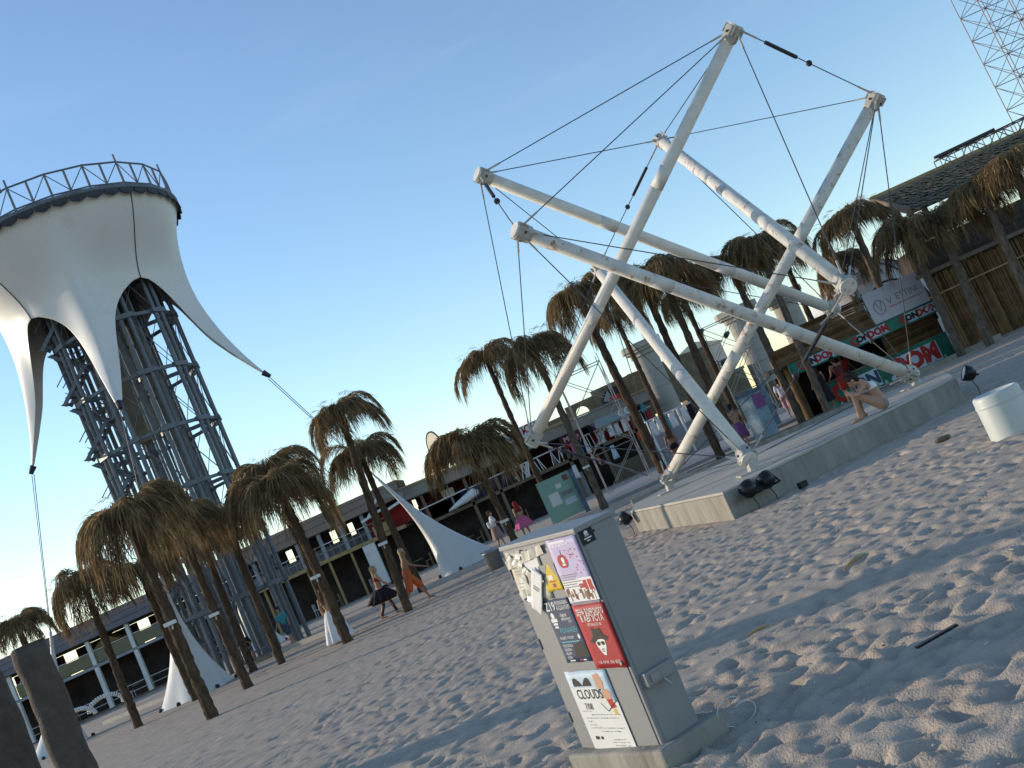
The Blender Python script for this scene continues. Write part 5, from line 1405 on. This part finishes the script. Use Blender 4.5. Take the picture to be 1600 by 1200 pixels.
def person(label, loc, rz, J, skin='skin', vox=0.014, clothes=(), hair=None, scale=1.0, cat='person', foot_f=None, group=None):
    """J: joints in metres, facing +y, x to the right. Clothes: list of (name, material, function(MB, J), voxel)"""
    t = thing('person', label, cat, loc, rz, group)
    t.scale = (scale,) * 3
    J = {k: V(v) for k, v in J.items()}
    b = MB()
    pel, che, nk, hd = J['pelvis'], J['chest'], J['neck'], J['head']
    ax = (J['hipR'] - J['hipL']).normalized()
    b.cone(J['hipL'], 0.098, J['hipR'], 0.098, 12)
    b.cone(pel, 0.118, pel.lerp(che, 0.5), 0.105, 12)
    mid = pel.lerp(che, 0.5)
    sx_ = (J['shR'] - J['shL']).normalized()
    for s in (-1, 1):
        b.cone(mid + sx_ * s * 0.03, 0.10, che + sx_ * s * 0.065, 0.105, 12)
        b.cone(che + sx_ * s * 0.07, 0.095, nk.lerp(J['shR'] if s > 0 else J['shL'], 0.75) - V(0, 0, 0.02), 0.052, 10)
    b.cone(che, 0.1, nk, 0.06, 10)
    b.cone(nk, 0.054, hd - J['hup'].normalized() * 0.06, 0.05, 10)
    head(b, hd, J['face'], J['hup'])
    for S in 'LR':
        sh, el, wr = J['sh' + S], J['el' + S], J['wr' + S]
        b.cone(sh, 0.058, sh.lerp(el, 0.35), 0.048, 10); b.cone(sh.lerp(el, 0.35), 0.048, el, 0.037, 10); b.cone(el, 0.038, el.lerp(wr, 0.3), 0.039, 10); b.cone(el.lerp(wr, 0.3), 0.039, wr, 0.026, 10)
        hdir = J.get('hand' + S, (wr - el))
        th_ = J.get('thumb' + S, V(0, 1, 0))
        pn = J.get('palm' + S, V(-1 if S == 'R' else 1, 0, 0))
        hand(b, wr, hdir, th_, pn)
        hp, kn, an = J['hip' + S], J['kn' + S], J['an' + S]
        b.cone(hp, 0.095, hp.lerp(kn, 0.4), 0.082, 12); b.cone(hp.lerp(kn, 0.4), 0.082, kn, 0.055, 12)
        dcalf = (an - kn); back = V(0, -1, 0)
        b.cone(kn, 0.054, kn.lerp(an, 0.3) + J.get('calf' + S, V(0, -0.015, 0)), 0.056, 10); b.cone(kn.lerp(an, 0.3) + J.get('calf' + S, V(0, -0.015, 0)), 0.056, an, 0.035, 10)
        fd = J.get('foot' + S, V(0, 1, -0.2)).normalized()
        hl = an - V(0, 0, 0.04) - fd * 0.035
        b.cone(an, 0.036, hl, 0.036, 8); b.cone(hl, 0.034, an - V(0, 0, 0.03) + fd * 0.10, 0.032, 8); b.cone(an - V(0, 0, 0.03) + fd * 0.10, 0.034, an - V(0, 0, 0.04) + fd * 0.165, 0.022, 8)
    bo = b.build('body', skin, t, fix=False)
    bake(bo, vox)
    eyes(t, hd, J['face'], J['hup'])
    for nm, mt_, fn_, vx_ in clothes:
        mb = MB(); fn_(mb, J)
        o = mb.build(nm, mt_, t, smooth=True, fix=False)
        if vx_: bake(o, vx_, 3)
        else:
            md = o.modifiers.new('th', 'SOLIDIFY'); md.thickness = 0.008
    if hair:
        mt_, style = hair
        mb = MB(); f, u = J['face'].normalized(), J['hup'].normalized(); s = f.cross(u)
        mb.cone(hd + u * 0.055 - f * 0.03, 0.098, hd + u * 0.05 - f * 0.005, 0.094, 12)
        mb.cone(hd - f * 0.055 + u * 0.0, 0.075, hd - f * 0.06 - u * 0.05, 0.055, 10)
        if style == 'bun': mb.cone(hd - f * 0.11 + u * 0.06, 0.045, hd - f * 0.13 + u * 0.07, 0.045, 10)
        if style in ('long', 'loose'):
            for k in range(7):
                a = (k - 3) * 0.026
                e = hd - f * (0.1 + 0.02 * (k % 2)) + s * a * 1.6 - V(0, 0, 0.30 + 0.04 * (k % 3))
                mb.cone(hd - f * 0.07 + s * a, 0.036, e, 0.018, 8)
        if style == 'messy':
            r_ = random.Random(2)
            for k in range(16):
                d_ = V(r_.uniform(-1, 1), r_.uniform(-1, 1), r_.uniform(0, 1)).normalized()
                mb.cone(hd + u * 0.05 - f * 0.02 + d_ * 0.07, 0.035, hd + u * 0.05 - f * 0.02 + d_ * 0.125, 0.018, 6)
        if style == 'cap':
            mb.cone(hd + u * 0.09 + f * 0.08, 0.02, hd + u * 0.07 + f * 0.15, 0.02, 8)
        o = mb.build('hair' if style != 'cap' else 'cap', mt_, t, fix=False); bake(o, 0.012, 2)
    return t
def stand(step=0.0, armR=0.1, armL=0.1, lean=0.0, h=1.68, elb=0.15, face=(0, 1, 0), spread=0.1):
    k = h / 1.68
    kx = step * 0.5
    J = dict(pelvis=(0, 0, 0.93), chest=(0, lean * 0.6, 1.24), neck=(0, lean, 1.43), head=(0, lean + 0.02, 1.565), hup=(0, 0.05, 1), face=face,
             hipL=(-0.095, 0, 0.90), hipR=(0.095, 0, 0.90), knL=(-0.1 , kx * 0.62 + 0.02, 0.49), knR=(0.1, -kx * 0.35 + 0.03, 0.49), anL=(-spread, kx, 0.085), anR=(spread, -kx, 0.085 + abs(kx) * 0.12),
             shL=(-0.175, lean, 1.375), shR=(0.175, lean, 1.375),
             elL=(-0.23, lean + armL * 0.25, 1.11), elR=(0.23, lean + armR * 0.25, 1.11), wrL=(-0.22, lean + armL * 0.55 + elb * 0.5, 0.89 + elb * 0.15), wrR=(0.22, lean + armR * 0.55 + elb * 0.5, 0.89 + elb * 0.15))
    return {q: V(v) * (k if q not in ('hup', 'face') else 1) for q, v in J.items()}
# clothing pieces
def shorts(long=0.5, r=0.012):
    def f(mb, J):
        mb.cone(J['hipL'], 0.098 + r, J['hipR'], 0.098 + r, 12); mb.cone(J['pelvis'], 0.118 + r, J['pelvis'] + (J['chest'] - J['pelvis']) * 0.2, 0.112 + r, 12)
        for S in 'LR': mb.cone(J['hip' + S], 0.1 + r, J['hip' + S].lerp(J['kn' + S], long), 0.09 + r, 12)
    return f
def top(z=1.0, r=0.012, sleeves=0.0):
    def f(mb, J):
        sx_ = (J['shR'] - J['shL']).normalized(); pel, che, nk = J['pelvis'], J['chest'], J['neck']
        mid = pel.lerp(che, 0.5)
        for s in (-1, 1):
            mb.cone(mid.lerp(pel, z * 0.8) + sx_ * s * 0.035, 0.108 + r, che + sx_ * s * 0.065, 0.105 + r, 12)
            if sleeves:
                S = 'R' if s > 0 else 'L'
                mb.cone(che + sx_ * s * 0.07, 0.095 + r, J['sh' + S], 0.06 + r, 10); mb.cone(J['sh' + S], 0.06 + r, J['sh' + S].lerp(J['el' + S], sleeves), 0.056 + r, 10)
    return f
def band(r=0.012):
    def f(mb, J):
        sx_ = (J['shR'] - J['shL']).normalized(); che = J['chest']
        for s in (-1, 1): mb.cone(che + sx_ * s * 0.06 - V(0, 0, 0.0), 0.108 + r, che + sx_ * s * 0.06 + V(0, 0, 0.02), 0.105 + r, 12)
    return f
def skirt(z1, r1, r0=0.15, ruff=0.06, nr=9, z_off=0.04):
    def f(mb, J):
        p = J['pelvis']; n = 48; m_ = 14
        prof = [(r0 + (r1 - r0) * (j / m_) ** 0.7, p.z + z_off + (z1 - p.z - z_off) * j / m_) for j in range(m_ + 1)]
        mb.lathe(prof, n, (p.x, p.y), wob=lambda t, i: 1 + ruff * (i / m_) * math.sin(nr * t + 0.4 * math.sin(3 * t)))
    return f
# seated girl on the platform, hunched over her knees
J = dict(pelvis=(0, 0, 0.13), chest=(0, 0.07, 0.45), neck=(0, 0.19, 0.625), head=(0, 0.30, 0.70), hup=(0, 0.45, 0.9), face=(0.2, 0.85, -0.45),
         hipL=(-0.09, 0.02, 0.12), hipR=(0.09, 0.02, 0.12), knL=(-0.10, 0.41, 0.48), knR=(0.09, 0.37, 0.49), anL=(-0.10, 0.46, 0.085), anR=(0.10, 0.36, 0.085),
         shL=(-0.165, 0.155, 0.56), shR=(0.165, 0.155, 0.56), elL=(-0.24, 0.33, 0.44), elR=(0.235, 0.31, 0.42), wrL=(-0.04, 0.47, 0.50), wrR=(0.05, 0.45, 0.53),
         handL=(0.8, 0.2, -0.05), handR=(-0.9, 0.1, -0.1), thumbL=(0, 0.2, 1), thumbR=(0, 0.2, 1), palmL=(0, -1, -0.3), palmR=(0, -1, -0.3), calfL=(0, -0.02, 0), calfR=(0, -0.02, 0))
person('person in pale swimwear sitting hunched on the platform edge, hugging knees', (5.95, 20.55, PT), R(82), J, 'skin', 0.0095,
       (('bikini_bottom', 'floral', lambda mb, J: mb.cone(J['hipL'] + V(0, -0.02, 0), 0.1, J['hipR'] + V(0, -0.02, 0), 0.1, 12), 0.012), ('bikini_top', 'white_cloth', band(0.003), 0.012)), ('hair_dark', 'messy'), 1.03)
# woman in the white skirt, back to us
person('person seen from behind in a long white skirt and bandeau top', (-7.75, 33.9, 0.02), R(12), stand(0.1, -0.1, 0.3, 0, 1.66), 'skin', 0.013,
       (('bandeau', 'ink_brown', band(), 0.016), ('long_skirt', 'white_cloth', skirt(0.04, 0.42, 0.13, 0.10, 11), 0)), ('hair_brown', 'long'))
# walking girl with tutu
person('person walking in a ruffled black tutu with striped stockings', (-6.3, 34.9, 0.02), R(-70), stand(0.55, 0.4, -0.4, 0.04, 1.64), 'skin', 0.013,
       (('tutu', 'black_cloth', skirt(0.56, 0.46, 0.14, 0.20, 13, 0.02), 0), ('under_tutu', 'maroon', skirt(0.50, 0.36, 0.14, 0.25, 9, 0.0), 0), ('bikini_top', 'red_wall', band(), 0.016),
        ('stockings', 'maroon', lambda mb, J: [mb.cone(J['kn' + S].lerp(J['an' + S], q), 0.062 - 0.014 * q, J['kn' + S].lerp(J['an' + S], q + 0.07), 0.060 - 0.014 * q, 10) for S in 'LR' for q in (0.1, 0.28, 0.46, 0.64, 0.82)], 0.013)), ('hair_blond', 'long'))
person('bare chested person striding in orange red shorts past the palm', (-5.35, 34.9, 0.02), R(-75), stand(0.75, -0.6, 0.6, 0.10, 1.78, 0.3), 'skin_tan', 0.013,
       (('shorts', 'orange', shorts(0.95, 0.028), 0.018),), ('hair_blond', 'long'))
person('person in a white shirt with cap and bag walking by the bar', (-3.3, 50.0, 0.02), R(-80), stand(0.3, 0.5, -0.2, 0.02, 1.72, 0.4), 'skin', 0.016,
       (('shirt', 'white_cloth', top(0.9, 0.016, 0.6), 0.02), ('skirt', 'floral', skirt(0.42, 0.27, 0.15, 0.05, 7), 0), ('bag', 'white_paint', lambda mb, J: mb.cone(J['shR'] + V(0.02, -0.2, -0.35), 0.1, J['shR'] + V(0.02, -0.22, -0.2), 0.09), 0.02)), ('hair_brown', 'cap'))
person('person in a bright pink skirt half hidden by a palm trunk', (-2.05, 49.5, 0.02), R(30), stand(0.2, 0.2, -0.2, 0, 1.62), 'skin', 0.016,
       (('top', 'maroon', band(), 0.02), ('pink_skirt', 'pink', skirt(0.45, 0.42, 0.14, 0.12, 9), 0)), ('red_wall', 'long'))
person('person in turquoise beside the tower legs', (-12.35, 46.0, 0.02), R(150), stand(0.35, 0.3, -0.3, 0.1, 1.68), 'skin', 0.016,
       (('shirt', 'teal', top(1.0, 0.02, 0.7), 0.02), ('shorts', 'denim', shorts(0.8, 0.02), 0.02)), ('hair_dark', 'short'))
J = dict(pelvis=(0, 0, 0.53), chest=(0, 0.1, 0.85), neck=(0, 0.16, 1.03), head=(0, 0.22, 1.15), hup=(0, 0.15, 1), face=(0, 1, -0.2),
         hipL=(-0.09, 0, 0.52), hipR=(0.09, 0, 0.52), knL=(-0.14, 0.42, 0.55), knR=(0.14, 0.42, 0.55), anL=(-0.13, 0.46, 0.085), anR=(0.13, 0.46, 0.085),
         shL=(-0.17, 0.14, 0.98), shR=(0.17, 0.14, 0.98), elL=(-0.24, 0.2, 0.74), elR=(0.24, 0.2, 0.74), wrL=(-0.08, 0.38, 0.86), wrR=(0.08, 0.38, 0.86))
person('person in dark clothes sitting on the tower steps', (-13.9, 45.0, 0.1), R(200), J, 'skin_tan', 0.016,
       (('shirt', 'black_cloth', top(1.0, 0.02, 0.7), 0.02), ('shorts', 'denim', shorts(0.9, 0.02), 0.02)), ('hair_dark', 'short'))
t = thing('step_block', 'low grey steel steps at the tower foot', 'steps', (-13.85, 45.1, 0), R(20))
MB().box(-0.7, 0.7, -0.3, 0.3, 0.42, 0.48).build('tread', 'tower', t); MB().box(-0.7, 0.7, -0.62, -0.32, 0.18, 0.24).build('tread', 'tower', t)
for s in (-0.66, 0.66): MB().bar((s, -0.6, 0), (s, 0.28, 0.45), 0.05, 0.14).build('stringer', 'tower', t)
person('person in a white shirt standing right of the poster panel', (10.15, 47.5, 0.13), R(-20), stand(0.2, 0.2, -0.2, 0, 1.7), 'skin', 0.016,
       (('shirt', 'white_cloth', top(1.0, 0.018, 0.6), 0.02), ('trousers', 'ink_pink', shorts(0.98, 0.02), 0.02)), ('hair_dark', 'short'))
person('person in a purple top close to the white shirted one', (10.55, 47.7, 0.13), R(40), stand(0.25, 0.3, 0.2, 0, 1.66), 'skin', 0.016,
       (('shirt', 'purple', top(1.0, 0.018, 0.6), 0.02), ('trousers', 'white_cloth', shorts(0.98, 0.02), 0.02)), ('hair_dark', 'short'))
person('person in an orange shirt beyond the palm on the path', (12.5, 52.5, 0.13), R(100), stand(0.25, 0.3, -0.2, 0, 1.6), 'skin', 0.016,
       (('shirt', 'orange', top(1.0, 0.02, 0.7), 0.02), ('shorts', 'ink_brown', shorts(0.6, 0.02), 0.02)), ('hair_dark', 'short'))
person('person in a dark dress leaning at the kiosk counter', (9.75, 39.35, 0.02), R(-5), stand(0.1, 0.6, 0.5, 0.12, 1.68, 0.5), 'skin_tan', 0.015,
       (('dress', 'black_cloth', top(1.0, 0.016), 0.02), ('dress_skirt', 'black_cloth', skirt(0.35, 0.26, 0.14, 0.06, 7, 0.1), 0)), ('hair_dark', 'long'))
person('person in red shorts at the kiosk, left of the seated one', (10.55, 39.45, 0.02), R(10), stand(0.15, 0.6, 0.3, 0.14, 1.72, 0.5), 'skin_tan', 0.015,
       (('vest', 'maroon', top(0.9, 0.016), 0.02), ('shorts', 'red_wall', shorts(0.8, 0.02), 0.02)), ('hair_dark', 'short'))
person('person serving inside the kiosk', (11.3, 41.6, 0.05), R(180), stand(0.0, 0.5, 0.5, 0.05, 1.72, 0.4), 'skin_tan', 0.016,
       (('shirt', 'red_wall', top(1.0, 0.02, 0.6), 0.02), ('trousers', 'denim', shorts(0.98, 0.02), 0.02)), ('hair_dark', 'short'))
person('person with long auburn hair seen between palm trunks', (5.1, 47.5, 0.13), R(5), stand(0.15, -0.2, 0.2, 0, 1.7), 'skin_tan', 0.015,
       (('bikini_bottom', 'black_cloth', shorts(0.15, 0.012), 0.018),), ('hair_brown', 'long'))
person('person with bare back standing right of the twin palms', (6.75, 40.5, 0.02), R(-30), stand(0.2, 0.3, -0.1, 0, 1.66), 'skin', 0.015,
       (('skirt', 'ink_purple', skirt(0.45, 0.24, 0.14, 0.05, 7), 0),), ('hair_dark', 'bun'))

# ------------------------------------------------------------------ litter
def litter(name, label, mb, material, loc, rot=(0, 0, 0)):
    o = mb.build(name, material, None); o.location = loc; o.rotation_euler = rot
    return tag(o, label, 'litter')
litter('stick', 'dark flat stick lying in the cabinet shadow', MB().bar((-0.14, 0, 0), (0.14, 0.02, 0.012), 0.035, 0.014), 'black_plastic', (1.62, 6.62, 0.05), (0, 0, 0.1))
litter('bark_strip', 'pale curved strip of bark on the sand right of the cabinet', MB().path([(-0.12, 0, 0), (0, 0.03, 0.02), (0.13, 0, 0.035)], [0.008, 0.02, 0.006], 6), 'ochre_wood', (2.05, 9.9, 0.05), (0, 0, 0.3))
litter('bark_strip', 'short pale bark strip nearest the cabinet edge', MB().path([(-0.1, 0, 0), (0, 0.02, 0.02), (0.1, 0, 0.02)], [0.006, 0.016, 0.006], 6), 'ochre_wood', (0.95, 8.9, 0.05), (0, 0, -0.2))
litter('bark_strip', 'pale bark strip below the platform corner', MB().path([(-0.14, 0, 0), (0, 0.02, 0.03), (0.12, 0, 0.02)], [0.008, 0.02, 0.006], 6), 'paper_old', (1.75, 16.4, 0.04), (0, 0, 0.5))
litter('dark_clod', 'dark clod on the sand before the platform right end', MB().ball((0, 0, 0), 0.09, 8, (1.5, 0.8, 0.5)), 'bank', (5.3, 16.4, 0.03))
litter('dark_clod', 'small dark box on the sand by the platform wall', MB().box(-0.07, 0.07, -0.05, 0.05, 0, 0.1), 'black_plastic', (3.6, 18.4, 0.02), (0, 0, 0.4))

rd_ = random.Random(77)
db = MB()
for k in range(520):
    y = 4.5 + 22 * rd_.random() ** 1.6; x = (rd_.random() - 0.45) * (y * 1.1 + 2)
    a = rd_.uniform(0, 3.14); L_ = rd_.uniform(0.01, 0.05); z = 0.02 + rd_.uniform(-.01, .015)
    if rd_.random() < 0.5: db.bar((x, y, z), (x + L_ * math.cos(a), y + L_ * math.sin(a), z + rd_.uniform(-.004, .008)), 0.005, 0.004)
    else: db.ball((x, y, z), rd_.uniform(0.004, 0.012), 6, (1.3, 1, 0.6))
o = db.build('beach_debris', mat('debris', (0.16, 0.12, 0.08), 0.9, 0.3, 3, col2=(0.62, 0.58, 0.48), island=1.6), None, fix=False)
o['kind'] = 'stuff'; o['label'] = 'scattered twigs and shell bits on the sand'; o['category'] = 'debris'
